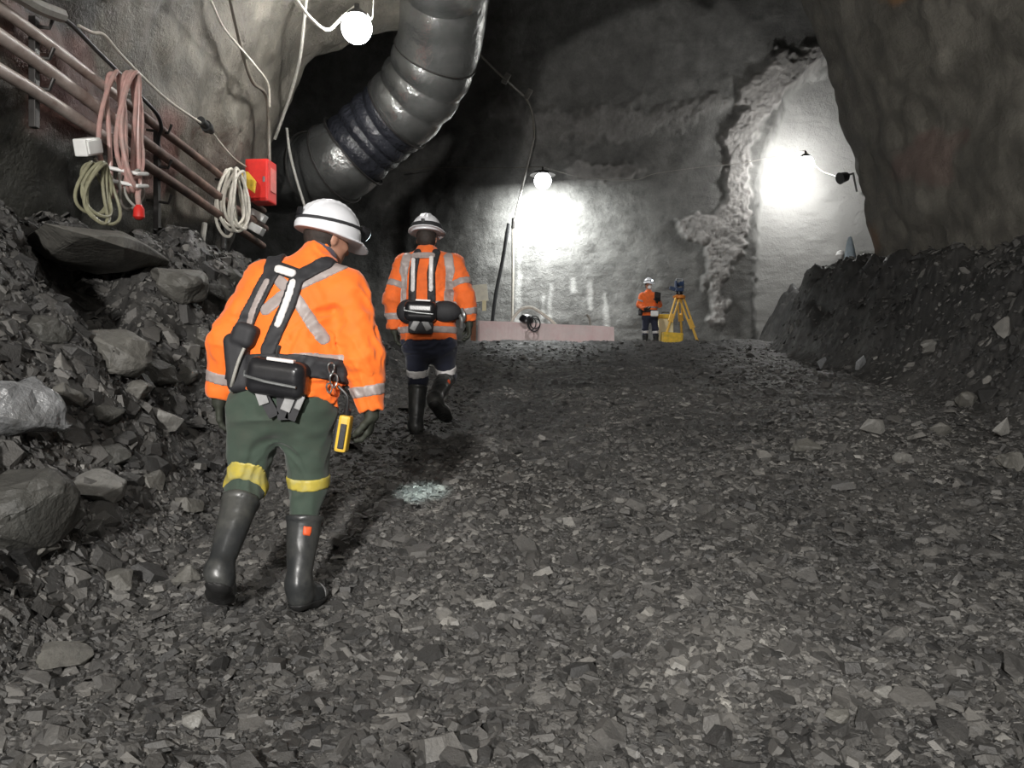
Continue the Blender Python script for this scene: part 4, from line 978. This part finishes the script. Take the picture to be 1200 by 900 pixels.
def boot(root, kn, an, heel, toe, h, top=0.93, r_top=.072, r_an=.052, name='boot', patch=None, seed=1, sole_wide=.007):
    """kn knee joint, an ankle joint, heel and toe on the sole line"""
    ax = nrm(an - kn); fd = nrm(toe - heel); up = nrm(-ax - fd * (-ax @ fd)); side = np.cross(fd, up)
    tp = kn + (an - kn) * (1 - top)
    lo = np.minimum.reduce([tp, an, heel, toe]) - .12; hi = np.maximum.reduce([tp, an, heel, toe]) + .12
    Fd = Field(lo, hi, h); D = Fd.new()
    D = Fd.cap(D, tp, an, r_top, r_an, 0)
    D = np.maximum(D, Fd.plane(ax * -1, tp + ax * .0))
    B = Fd.new()
    B = Fd.ecap(B, heel + fd * .045 + up * .042, toe - fd * .11 + up * .040, (.038, .042), (.046, .042), side, 0)
    B = Fd.ecap(B, toe - fd * .12 + up * .038, toe - fd * .050 + up * .034, (.048, .042), (.042, .036), side, .03)
    B = Fd.cap(B, an, heel + fd * .055 + up * .06, r_an, .044, .03)
    B = Fd.cap(B, an + ax * .02, toe - fd * .11 + up * .045, r_an * .95, .042, .04)
    k = .03; hh = np.clip(.5 + .5 * (D - B) / k, 0, 1); U = D + (B - D) * hh - k * hh * (1 - hh)
    U = np.maximum(U, Fd.plane(-up, heel + up * .004))
    U = Fd.wrinkle(U, .0022, 14, seed)
    rim = np.maximum(D - .005, np.abs(Fd.plane(-ax, tp + ax * .012)) - .012)
    U = np.minimum(U, rim)
    b = obj(name, Fd.mesh('boot', U), M['boot'], root)
    pl = Fd.plane(up, heel)
    tread = .004 * np.sign(np.sin((Fd.P - heel.astype(np.float32)) @ fd.astype(np.float32) * 260))
    S = np.maximum(np.maximum(B - sole_wide, pl - .026), -(pl + .010 + tread)); S = np.maximum(S, -((np.abs((Fd.P - (heel + fd * .125).astype(np.float32)) @ fd.astype(np.float32)) - .025) * -1 - (pl + 0) * 0 + 10) * 0 - 10)
    obj('sole', Fd.mesh('sole', S), M['boot_sole'], b)
    T = np.maximum(np.maximum(B - .004, -(pl - .028)), -Fd.plane(fd, toe - fd * .085)); tc = obj('toe_cap', Fd.mesh('toe_cap', T), M['toe_cap'], b)
    if patch is not None:
        pc, pn_ = patch; c = tp + (an - tp) * pc; Rr = r_top + (r_an - r_top) * pc; n_ = nrm(np.asarray(pn_) - ax * (np.asarray(pn_) @ ax)); s_ = np.cross(n_, ax)
        Pp = Fd.P - c.astype(np.float32)
        Q = np.maximum.reduce([D - .005, np.abs(Pp @ ax.astype(np.float32)) - .020, np.abs(Pp @ s_.astype(np.float32)) - .018, -(Pp @ n_.astype(np.float32))])
        obj('patch', Fd.mesh('patch', Q), M['patch'], b)
    return b

def poly2(Fd, pts):
    """distance in the x-z plane to a poly-line (strap lying on the back)"""
    X, Zz = Fd.P[:, :1, :, 0], Fd.P[:, :1, :, 2]; d = None
    for (x0, z0), (x1, z1) in zip(pts[:-1], pts[1:]):
        t = np.clip(((X - x0) * (x1 - x0) + (Zz - z0) * (z1 - z0)) / ((x1 - x0) ** 2 + (z1 - z0) ** 2 + 1e-9), 0, 1)
        q = np.hypot(X - x0 - t * (x1 - x0), Zz - z0 - t * (z1 - z0)); d = q if d is None else np.minimum(d, q)
    return d
def smn(a, b, k): hh = np.clip(.5 + .5 * (a - b) / k, 0, 1); return a + (b - a) * hh - k * hh * (1 - hh)

def figure(label, J, o):
    """J joints in world metres; o options. Returns the thing and its useful parts"""
    h = o['h']; base = J['base']
    root = thing('person', base, label, 'person')
    side = nrm(J['shR'] - J['shL']); allp = np.array([v for k_, v in J.items()])
    lo = allp.min(0) - .25; hi = allp.max(0) + .25
    S = o.get('s', 1.0)
    hf, hu = nrm(o['face']), nrm(o['headup'])
    # -- body: skin, one continuous surface from head to feet
    Fd = Field(lo, hi, h * 1.25); D = Fd.new()
    D = Fd.ecap(D, J['chest'], J['waist'], (.135 * S, .085 * S), (.12 * S, .08 * S), side, 0)
    D = Fd.ecap(D, J['waist'], J['pelvis'], (.12 * S, .08 * S), (.14 * S, .09 * S), side, .05)
    D = Fd.cap(D, J['neck'] - (J['neck'] - J['chest']) * .15, J['head'] - hu * .05, .058, .055, .03)
    D = head_field(Fd, D, J['head'], hf, hu)
    for q in 'LR':
        D = Fd.cap(D, J['sh' + q], J['el' + q], .048, .040, .03); D = Fd.cap(D, J['el' + q], J['wr' + q], .038, .026, .02)
        D = Fd.cap(D, J['hip' + q], J['kn' + q], .078, .050, .04); D = Fd.cap(D, J['kn' + q], J['an' + q], .048, .034, .03)
        fd_ = nrm(J['toe' + q] - J['heel' + q]); D = Fd.cap(D, J['an' + q], J['toe' + q] - fd_ * .09 + np.array([0, 0, .04]), .032, .026, .02)
        D = hand(Fd, D, J['wr' + q], J['hd' + q] - J['wr' + q], o['pn' + q], o['th' + q], S, o['curl' + q], -.0015)
    obj('body', Fd.mesh('body', D), M['skin'], root)
    # -- jacket
    Fd = Field(lo, hi, h); P = Fd.P
    T = Fd.ecap(Fd.new(), J['chest'], J['waist'], o['rc'], o['rw'], side, 0)
    T = Fd.ecap(T, J['waist'], J['hem'], o['rw'], o['rh'], side, .05)
    for q in 'LR': T = Fd.cap(T, J['neck'] + (J['chest'] - J['neck']) * .30, J['sh' + q] - (J['sh' + q] - J['chest']) * .10, .075, o['rs'] * 1.0, .05)
    hn = nrm(J['hem'] - J['waist']); hp = J['hem'] 
    T = np.maximum(T, Fd.plane(o.get('hemn', hn), hp))
    A = {}
    for q in 'LR':
        a = Fd.cap(Fd.new(), J['sh' + q], J['el' + q], o['rs'], o['re'], 0); a = Fd.cap(a, J['el' + q], J['wr' + q], o['re'], o['rwr'], .03)
        wd = nrm(J['wr' + q] - J['el' + q]); a = np.maximum(a, Fd.plane(wd, J['wr' + q] - wd * .015)); A[q] = a
    K = Fd.cap(Fd.new(), J['neck'] + (J['chest'] - J['neck']) * .2, J['neck'] + (J['head'] - J['neck']) * .25, .088, .074, 0)
    K = np.maximum(K, Fd.plane(J['head'] - J['neck'], J['neck'] + (J['head'] - J['neck']) * o.get('collar', .22)))
    Jk = smn(smn(smn(T, A['L'], .035), A['R'], .035), K, .03)
    Jk = Fd.wrinkle(Jk, o['wr'] * 1.0, (7, 7, 11), o['seed']); Jk = Fd.wrinkle(Jk, o['wr'] * .5, (17, 17, 20), o['seed'] + 40)
    jk = obj('jacket', Fd.mesh('jacket', Jk), M[o['jmat']], root)
    K2 = np.maximum(K - .004, -Fd.plane(J['head'] - J['neck'], J['neck'] + (J['head'] - J['neck']) * (o.get('collar', .22) - .13)))
    K2 = np.minimum(K2, 9)
    if o.get('dark_collar'): obj('collar', Fd.mesh('collar', K2), M['collar_cloth'], jk)
    def shell(name, mask, mat, parent, off=.004):
        X_ = np.maximum(np.maximum(Jk - off, mask), -(Jk + .014))
        V, Fq = surf(X_, Fd.lo, h)
        if len(V) and 'strip' not in name and name != 'belt': V, Fq = largest(V, Fq)
        return obj(name, mesh_np(name, V, Fq, True), M[mat], parent) if len(V) else None
    tw = o.get('tw', .027)
    for q in 'LR':
        other = np.minimum(T, A['R' if q == 'L' else 'L']) 
        for (p0_, p1_, f_) in o['sleeve']:
            a, b = J[p0_ + q], J[p1_ + q]; n_ = nrm(b - a); c = a + (b - a) * f_
            m = np.maximum(np.abs(Fd.plane(n_, c)) - tw, A[q] - .03); shell('reflective_strip', m, o['tape'], jk)
    for f_ in o['hoops']:
        c = J['chest'] + (J['hem'] - J['chest']) * f_; m = np.maximum(np.abs(Fd.plane(hn + np.array(o.get('hoopn', (0, 0, 0))), c)) - tw, T - .03); shell('reflective_strip', m, o['tape'], jk)
    yb = ((P - J['chest'].astype(np.float32)) @ np.cross(side, (0, 0, 1)).astype(np.float32)) * (1 if o.get('front') else 1)
    back = np.where(True, P[..., 1] - (J['chest'][1] + (P[..., 2] - J['chest'][2]) / (J['waist'][2] - J['chest'][2]) * (J['waist'][1] - J['chest'][1])), 0)
    if o.get('front'): back = -back
    for pts, w_, mat, off, nm, up_ in o['bands']:
        tgt = jk if nm == 'reflective_strip' else (root if nm in ('harness_strap',) else root)
        m = np.maximum(poly2(Fd, pts) - w_, back - o.get('wrap', .05)); m = np.maximum(m, np.minimum(T, K) - .03) if nm == 'reflective_strip' else m
        r_ = shell(nm, m, mat, tgt, off)
        if r_ is not None and nm == 'harness_strap': o['last_strap'] = r_
        if nm == 'silver_strip' and r_ is not None and o.get('last_strap') is not None: r_.parent = o['last_strap']
    if o.get('belt') is not None:
        z0, w_, mat = o['belt']; m = np.maximum(np.abs(Fd.plane(hn + np.array(o.get('beltn', (0, 0, 0))), z0)) - w_, T - .03); shell('belt', m, mat, root, .016)
    # -- trousers
    lo2 = np.array([lo[0], lo[1], lo[2]]); hi2 = np.array([hi[0], hi[1], J['waist'][2] + .1]); Ft = Field(lo2, hi2, h)
    G = Ft.ecap(Ft.new(), J['waist'] + (J['pelvis'] - J['waist']) * .4, J['pelvis'], (o['rp'][0] * .9, o['rp'][1] * .9), o['rp'], side, 0)
    for q in 'LR':
        G = Ft.cap(G, J['hip' + q], J['kn' + q], o['rth'], o['rkn'], .06)
        k2 = J['kn' + q] + (J['an' + q] - J['kn' + q]) * o['cuff']; G = Ft.cap(G, J['kn' + q], k2, o['rkn'], o['rkn'] * o.get('cuffr', .86), .03)
    G = Ft.wrinkle(G, o['wr'] * .9, (8, 8, 14), o['seed'] + 7)
    tr = obj('trousers', Ft.mesh('trousers', G), M[o['tmat']], root)
    for q in 'LR':
        f_ = o['knee'][q]; a, b = J['kn' + q], J['an' + q] if f_ >= 0 else J['hip' + q]; n_ = nrm(b - a); c = a + (b - a) * abs(f_)
        loc = np.linalg.norm(Ft.P - c.astype(np.float32), axis=-1) - .15
        X_ = np.maximum.reduce([G - .004, np.abs(Ft.plane(n_, c)) - o.get('kw', .026), loc, -(G + .015)])
        V, Fq = surf(X_, Ft.lo, h)
        if len(V): obj('reflective_band', mesh_np('reflective_band', V, Fq, True), M[o['ktape']], tr)
    # -- boots and gloves
    for q in 'LR':
        boot(root, J['kn' + q], J['an' + q], J['heel' + q], J['toe' + q], min(h, .007) if h < .012 else h * .7, o['btop'][q], o['brad'], o['bran'], patch=o['patch'].get(q), seed=o['seed'] + 3)
        w = J['wr' + q]; d = nrm(J['hd' + q] - w); hh_ = .0042 if h < .012 else .006
        Fg = Field(w - .19 * S, w + .19 * S, hh_); Gd = hand(Fg, Fg.new(), w, d, o['pn' + q], o['th' + q], S, o['curl' + q], .0022)
        Gd = Fg.cap(Gd, w - nrm(w - J['el' + q]) * .05, w + d * .01, o['rwr'] * .72, .033, .012)
        obj('glove', Fg.mesh('glove', Gd), M['glove'], root)
    hm, lp = helmet(root, J['head'] + hu * o.get('hup', .035), hf, hu, o.get('hs', 1.0), .005 if h < .012 else .008, o.get('brim', .010), o.get('peak', .045), True, o.get('hband', 'band'))
    if o.get('hair'):
        Fh = Field(J['head'] - .16, J['head'] + .14, .006); R = frame(hf, hu)
        A_ = Fh.ell(Fh.new(), J['head'] - R[:, 1] * .010, (.084, .102, .104), R)
        A_ = np.maximum(A_, Fh.plane(R[:, 1] * .8 - R[:, 2] * .35, J['head'] + R[:, 1] * .02 + R[:, 2] * .01)); A_ = np.maximum(A_, -Fh.plane(R[:, 2], J['head'] - R[:, 2] * .085)); A_ = Fh.wrinkle(A_, .003, 30, 5, .02)
        obj('hair', Fh.mesh('hair', A_), M['hair'], root)
    return root, jk, hm, lp, Fd, Jk, T

def W2(x, y, Y): q = px(x, y, Y); return (q[0], q[2])
def P_(d): return {k: px(*v) if len(v) == 3 else np.asarray(v[0]) for k, v in d.items()}

def pack(root, c, R, d, name='belt_pack', pads=0.0):
    Fd = Field(np.asarray(c) - .26, np.asarray(c) + .26, .006)
    D = Fd.box(Fd.new(), c, d, R, min(d) * .36); D = Fd.box(D, np.asarray(c) + R @ np.array([0, -d[1] * .22, d[2] * .12]), (d[0] * .92, d[1] * .75, d[2] * .62), R, min(d) * .3, .015)
    b = obj(name, Fd.mesh(name, D), M['black_plastic'], root)
    m = MB(); m.box(np.asarray(c) + R @ np.array([d[0] * .08, -d[1] * .35, d[2] * .50]), (d[0] * .46, d[1] * .3, .014), R, .004); m.build('bright_label', M['tape_bright'], b)
    m = MB(); m.tube([np.asarray(c) + R @ np.array([x, -d[1] * .60, z]) for x, z in ((-d[0] * .46, d[2] * .12), (-d[0] * .47, -d[2] * .02), (-d[0] * .1, -d[2] * .10), (d[0] * .42, -d[2] * .14))], .006, 8); m.build('bright_piping', M['steel'], b, True)
    if pads:
        for s_ in (-1, 1):
            D = Fd.ell(Fd.new(), np.asarray(c) + R @ np.array([s_ * d[0] * .62, d[1] * .15, 0.0]), (pads, d[1] * .55, d[2] * .46), R); obj('side_pad', Fd.mesh('side_pad', D), M['strap'], b)
    return b

# ------------------------------------------------------------------ the nearest worker
Yn = 3.40
J = P_(dict(head=(384, 277, 3.60), neck=(371, 306, 3.53), chest=(356, 348, 3.49), waist=(341, 424, 3.43), hem=(333, 466, 3.40), pelvis=(332, 474, 3.40),
    shL=(309, 332, 3.50), elL=(268, 402, 3.42), wrL=(257, 468, 3.46), hdL=(259, 500, 3.50), shR=(408, 340, 3.47), elR=(425, 418, 3.41), wrR=(436, 484, 3.42), hdR=(430, 515, 3.44),
    hipL=(302, 482, 3.40), knL=(289, 566, 3.44), anL=(257, 668, 3.17), heelL=(256, 692, 3.10), toeL=(257, 709, 3.38),
    hipR=(360, 482, 3.41), knR=(361, 566, 3.45), anR=(350, 682, 3.35), heelR=(344, 717, 3.30), toeR=(379, 702, 3.545)))
J['base'] = np.array([-.93, 3.36, float(H0(-.93, 3.36))])
b1 = [
  ([W2(400, 312, 3.45), W2(352, 338, 3.42), W2(316, 364, 3.4)], .028, 'tape', .004, 'reflective_strip', 0),
  ([W2(322, 322, 3.42), W2(350, 348, 3.42), W2(372, 382, 3.4), W2(384, 398, 3.4)], .026, 'tape', .004, 'reflective_strip', 0),
  ([W2(322, 300, 3.45), W2(322, 322, 3.43), W2(306, 352, 3.42), W2(288, 388, 3.40), W2(282, 408, 3.4)], .036, 'strap', .013, 'harness_strap', 0),
  ([W2(318, 332, 3.43), W2(304, 360, 3.42), W2(296, 380, 3.40)], .015, 'tape', .017, 'silver_strip', 0),
  ([W2(385, 310, 3.47), W2(354, 328, 3.43), W2(346, 356, 3.42), W2(333, 386, 3.40), W2(325, 412, 3.4)], .033, 'strap', .013, 'harness_strap', 0),
  ([W2(350, 334, 3.43), W2(345, 352, 3.42), W2(334, 382, 3.40)], .016, 'tape_bright', .017, 'silver_strip', 0),
  ([W2(330, 317, 3.43), W2(348, 323, 3.43)], .018, 'tape_bright', .022, 'silver_strip', 0),
  ([W2(326, 314, 3.43), W2(355, 325, 3.43)], .028, 'strap', .012, 'harness_strap', 0),
]
o1 = dict(h=.0075, face=(.70, .70, -.20), headup=(.30, .14, 1), pnL=np.array([1., .2, 0]), thL=np.array([0., 1, .2]), curlL=.55, pnR=np.array([-1., .1, 0]), thR=np.array([-.1, -.6, 0.3]), curlR=1.05,
    rc=(.205, .145), rw=(.212, .150), rh=(.222, .155), rs=.088, re=.083, rwr=.054, wr=.010, seed=11, jmat='orange', tape='tape', sleeve=[('el', 'wr', .60)], hoops=(.72,), hoopn=(.22, 0, 0), tw=.025,
    bands=b1, belt=(px(338, 437, 3.42), .045, 'strap'), beltn=(.10, 0, 0), rp=(.205, .140), rth=.118, rkn=.080, cuff=.44, cuffr=.66, tmat='green_cloth', ktape='tape_yellow', knee={'L': .03, 'R': -.03}, kw=.026,
    btop={'L': .80, 'R': .66}, brad=.077, bran=.047, patch={'R': (.24, (.5, -1, 0))}, hair=True, dark_collar=True, collar=.34, hup=-.016, hs=1.06, brim=-.004, peak=.05, wrap=.06)
w1, jk1, hm1, lp1, F1, Jk1, T1 = figure('person in orange jacket, green trousers and rubber boots walking nearest the camera', J, o1)
R1 = frame((.10, 1, .05), (.14, 0, 1))
c1 = px(326, 443, 3.24); pk = pack(w1, c1, R1, (.245, .11, .155))
for a_, b_ in (((302, 452), (322, 488)), ((330, 455), (332, 492)), ((352, 462), (340, 492))):
    q0, q1 = px(*a_, 3.235), px(*b_, 3.235); d = nrm(q1 - q0); s_ = np.cross(d, (0, 1, 0))
    MB().prism([q0 - s_ * .022, q0 + s_ * .022, q1 + s_ * .022, q1 - s_ * .022], (0, 1, 0), .012).build('webbing', M['strap'], pk)
for a_ in ((307, 466), (337, 474), (351, 472)):
    q = px(*a_, 3.222); MB().box(q, (.042 if a_[0] != 351 else .026, .008, .058), np.array(Matrix.Rotation(-.35 if a_[0] < 320 else .4, 3, 'Y')), .003).build('webbing_patch', M['toe_cap'], pk)
# rescuer pouch on the left hip with its tube
Fp = Field(px(281, 420, 3.33) - .22, px(281, 420, 3.33) + .22, .006)
Dp = Fp.box(Fp.new(), px(282, 425, 3.33), (.105, .12, .25), frame((.1, 1, 0), (-.10, 0, 1)), .035); Dp = Fp.box(Dp, px(288, 393, 3.30), (.10, .09, .10), frame((.1, 1, 0), (.35, 0, 1)), .03, .01)
po = obj('hip_pouch', Fp.mesh('hip_pouch', Dp), M['strap'], w1)
MB().tube(spline([px(286, 408, 3.26), px(279, 425, 3.25), px(273, 445, 3.26), px(270, 458, 3.30)], 6), .007, 8).build('tube', M['grey_cable'], po, True)
MB().tube(spline([px(327, 405, 3.27), px(325, 415, 3.26), px(329, 428, 3.24)], 5), .009, 8).build('cap_lamp_cord', M['black_rubber'], w1, True)
# clips on the right hip
m = MB()
for a_, r_ in (((388, 432), .018), ((391, 446), .022), ((386, 455), .016)): 
    th = np.linspace(0, 2 * math.pi, 18, endpoint=False); q = px(*a_, 3.30); m.tube(np.stack([q[0] + r_ * .7 * np.cos(th), q[1] + .01 * np.sin(2 * th), q[2] + r_ * 1.3 * np.sin(th)], -1), .004, 6, closed=True)
m.build('belt_clips', M['steel'], w1, True)
# cap light on the ground in front: the real lamp of the helmet
gt = ground(495, 577)
light('cap_light', 'SPOT', lp1 + nrm(gt - lp1) * .10, P_CAP, (0.80, 1.0, 0.98), .012, target=gt, spot=math.radians(13), blend=1.0)
# gas detector hanging at the right thigh
gc = px(403, 508, 3.34); Rg = np.array(Matrix.Rotation(.16, 3, 'Y'))
t = thing('gas_detector', gc - np.array([0, 0, .09]), 'yellow and black gas detector hanging by a cord at the nearest person\'s right thigh', 'gas detector')
MB().box(gc, (.050, .075, .155), Rg, .012).build('case', M['yellow_paint'], t); MB().box(gc + Rg @ np.array([-.026, 0, -.005]), (.020, .062, .130), Rg, .006).build('back_clip', M['black_plastic'], t)
MB().box(gc + Rg @ np.array([0.002, -.038, -.01]), (.026, .010, .105), Rg, .003).build('screen', M['black_plastic'], t)
MB().lathe([(.014, 0), (.016, .02), (.008, .03)], gc + Rg @ np.array([0, 0, .078]), Rg @ np.array([0, 0, 1]), 12).build('nozzle', M['black_plastic'], t, True)
MB().tube(spline([gc + Rg @ np.array([0, 0, .10]), px(406, 484, 3.33), px(407, 465, 3.32), px(396, 452, 3.32)], 6), .007, 8).build('cord', M['black_rubber'], t, True)

# ------------------------------------------------------------------ the second worker
J = P_(dict(head=(500, 279, 6.66), neck=(500, 293, 6.64), chest=(502, 318, 6.62), waist=(503, 368, 6.60), hem=(503, 399, 6.60), pelvis=(503, 402, 6.60),
    shL=(474, 310, 6.62), elL=(461, 350, 6.58), wrL=(462, 387, 6.60), hdL=(466, 408, 6.64), shR=(532, 310, 6.62), elR=(545, 348, 6.56), wrR=(550, 379, 6.58), hdR=(550, 402, 6.60),
    hipL=(488, 404, 6.60), knL=(490, 446, 6.70), anL=(487, 497, 6.60), heelL=(487, 511, 6.53), toeL=(489, 505, 6.82),
    hipR=(519, 404, 6.60), knR=(523, 441, 6.76), anR=(510, 468, 6.36), heelR=(506, 473, 6.25), toeR=(528, 497, 6.42)))
J['base'] = np.array([-.75, 6.6, float(H0(-.75, 6.6))])
b2 = [([W2(478, 302, 6.6), W2(474, 322, 6.6), W2(472, 350, 6.6)], .040, 'tape', .005, 'reflective_strip', 0), ([W2(526, 302, 6.6), W2(529, 322, 6.6), W2(527, 352, 6.6)], .040, 'tape', .005, 'reflective_strip', 0),
  ([W2(490, 297, 6.6), W2(486, 322, 6.6), W2(485, 358, 6.6)], .034, 'strap', .016, 'harness_strap', 0), ([W2(486, 306, 6.6), W2(486, 342, 6.6)], .018, 'tape_bright', .022, 'silver_strip', 0),
  ([W2(512, 297, 6.6), W2(507, 322, 6.6), W2(508, 358, 6.6)], .034, 'strap', .016, 'harness_strap', 0), ([W2(507, 304, 6.6), W2(507, 342, 6.6)], .018, 'tape_bright', .022, 'silver_strip', 0),
  ([W2(486, 301, 6.6), W2(508, 301, 6.6)], .026, 'tape', .018, 'harness_strap', 0)]
o2 = dict(h=.010, face=(.10, 1, -.05), headup=(.0, .02, 1), pnL=np.array([1., .2, 0]), thL=np.array([0., 1, 0]), curlL=.6, pnR=np.array([-.9, -.2, 0]), thR=np.array([-.5, 1, 0]), curlR=.75,
    rc=(.205, .145), rw=(.212, .150), rh=(.232, .165), rs=.085, re=.080, rwr=.056, wr=.011, seed=31, jmat='orange_old', tape='tape', sleeve=[('sh', 'el', .62), ('el', 'wr', .55)], hoops=(.86, .50), tw=.030,
    bands=b2, belt=(px(503, 370, 6.60), .028, 'strap'), rp=(.205, .145), rth=.108, rkn=.080, cuff=.30, cuffr=.74, tmat='navy_cloth', ktape='tape_bright', knee={'L': -.24, 'R': -.24}, kw=.034,
    btop={'L': .86, 'R': .92}, brad=.080, bran=.058, patch={'R': (.35, (.6, -1, 0))}, hair=True, collar=.22, hup=.030, hs=1.04, brim=.022, peak=.03, hband='wide', wrap=.06)
w2, jk2, hm2, lp2, F2, Jk2, T2 = figure('person in worn orange jacket, navy trousers and black harness walking second up the ramp', J, o2)
R2 = frame((0, 1, 0), (.05, 0, 1)); pk = pack(w2, px(493, 365, 6.40), R2, (.26, .13, .17)); 
Fp = Field(px(503, 366, 6.46) - .38, px(503, 366, 6.46) + .38, .010); Dp = Fp.ell(Fp.new(), px(521, 365, 6.47), (.135, .065, .088)); Dp = Fp.ell(Dp, px(479, 365, 6.46), (.10, .07, .10), None, .01); obj('side_pads', Fp.mesh('side_pads', Dp), M['strap'], pk)
for x in (486, 500):
    MB().box(px(x, 381, 6.38), (.05, .02, .09), np.array(Matrix.Rotation(.5 if x < 490 else -.5, 3, 'Y')), .005).build('webbing_patch', M['toe_cap'], pk)
MB().box(px(493, 384, 6.40), (.20, .05, .10), R2, .02).build('webbing', M['strap'], pk)
for k_, (a_, b_) in enumerate((((537, 366), (541, 384)), ((541, 362), (543, 376)))):
    MB().tube(spline([px(*a_, 6.48), px((a_[0] + b_[0]) / 2 + 2, (a_[1] + b_[1]) / 2, 6.46), px(*b_, 6.48)], 5), .016, 8).build('belt_tool', M['steel'], w2, True)

# ------------------------------------------------------------------ the distant surveyor, facing the camera
Y3 = 21.4
J = P_(dict(head=(760, 334, Y3), neck=(760, 342, Y3), chest=(760, 349, Y3), waist=(761, 361, Y3), hem=(761, 370, Y3), pelvis=(761, 371, Y3),
    shR=(752.5, 346.5, Y3), elR=(749, 357.5, Y3 + .02), wrR=(756, 362.5, Y3 - .22), hdR=(762, 362, Y3 - .26), shL=(768.5, 346.5, Y3), elL=(772.5, 357, Y3 - .05), wrL=(770, 354, Y3 - .28), hdL=(768, 349.5, Y3 - .33),
    hipR=(757, 372, Y3), knR=(756, 386, Y3 - .05), anR=(756, 402, Y3), hipL=(766, 372, Y3), knL=(768, 386, Y3 - .05), anL=(769, 402, Y3)))
gz = float(H(J['anR'][0], Y3)); 
for q in 'LR':
    J['an' + q][2] = float(H(J['an' + q][0], Y3)) + .10
    g_ = np.array([J['an' + q][0], Y3, float(H(J['an' + q][0], Y3)) + .01]); J['heel' + q] = g_ + np.array([0, .07, 0]); J['toe' + q] = g_ + np.array([.02 if q == 'R' else .06, -.21, 0])
J['base'] = np.array([px(761, 400, Y3)[0], Y3, gz])
o3 = dict(h=.014, face=(.35, -1, -.06), headup=(0, 0, 1), pnR=np.array([0., .3, 1]), thR=np.array([0., -.6, 1]), curlR=.7, pnL=np.array([-.5, -.2, .0]), thL=np.array([-.3, -.9, .2]), curlL=.9,
    rc=(.20, .145), rw=(.195, .14), rh=(.205, .15), rs=.086, re=.078, rwr=.055, wr=.009, seed=51, jmat='orange_old', tape='tape', sleeve=[('sh', 'el', .55)], hoops=(.55,), tw=.028, front=True,
    bands=[([W2(755, 344, Y3), W2(756, 364, Y3)], .032, 'tape', .006, 'reflective_strip', 0), ([W2(767, 344, Y3), W2(766, 364, Y3)], .032, 'tape', .006, 'reflective_strip', 0)],
    belt=(px(761, 365, Y3), .035, 'strap'), rp=(.19, .14), rth=.105, rkn=.085, cuff=.5, tmat='navy_cloth', ktape='tape_bright', knee={'L': .18, 'R': .18}, kw=.04,
    btop={'L': .62, 'R': .62}, brad=.085, bran=.06, patch={}, hair=True, collar=.25, hup=.030, hs=1.02, brim=.014, peak=.05, wrap=.06)
w3, jk3, hm3, lp3, F3, Jk3, T3 = figure('person in orange jacket with white helmet and face mask standing beside the survey tripod', J, o3)
Rh = frame(o3['face'], (0, 0, 1)); Fm = Field(J['head'] - .2, J['head'] + .2, .009)
obj('face_mask', Fm.mesh('face_mask', Fm.ell(Fm.new(), J['head'] + Rh[:, 1] * .070 - Rh[:, 2] * .055, (.062, .062, .070), Rh)), M['mask'], w3)
Fm = Field(px(765, 368, Y3 - .2) - .25, px(765, 368, Y3 - .2) + .25, .012); obj('hip_pouch', Fm.mesh('hip_pouch', Fm.box(Fm.new(), px(767, 367.5, Y3 - .19), (.21, .09, .16), None, .035)), M['white_cloth'], w3)
Fm = Field(px(751, 366, Y3) - .2, px(751, 366, Y3) + .2, .012); obj('belt_pouch', Fm.mesh('belt_pouch', Fm.box(Fm.new(), px(750.5, 366, Y3), (.11, .14, .17), None, .03)), M['black_plastic'], w3)
c = px(770.5, 347.5, Y3 - .36); t = thing('data_controller', c, 'black handheld survey controller held up by the distant person', 'controller'); Rc = frame((-.25, 1, -.3), (.12, .2, 1))
MB().box(c, (.17, .035, .25), Rc, .012).build('case', M['black_plastic'], t); MB().box(c + Rc @ np.array([0, -.02, .03]), (.13, .006, .15), Rc, .002).build('screen', M['dark_steel'], t)
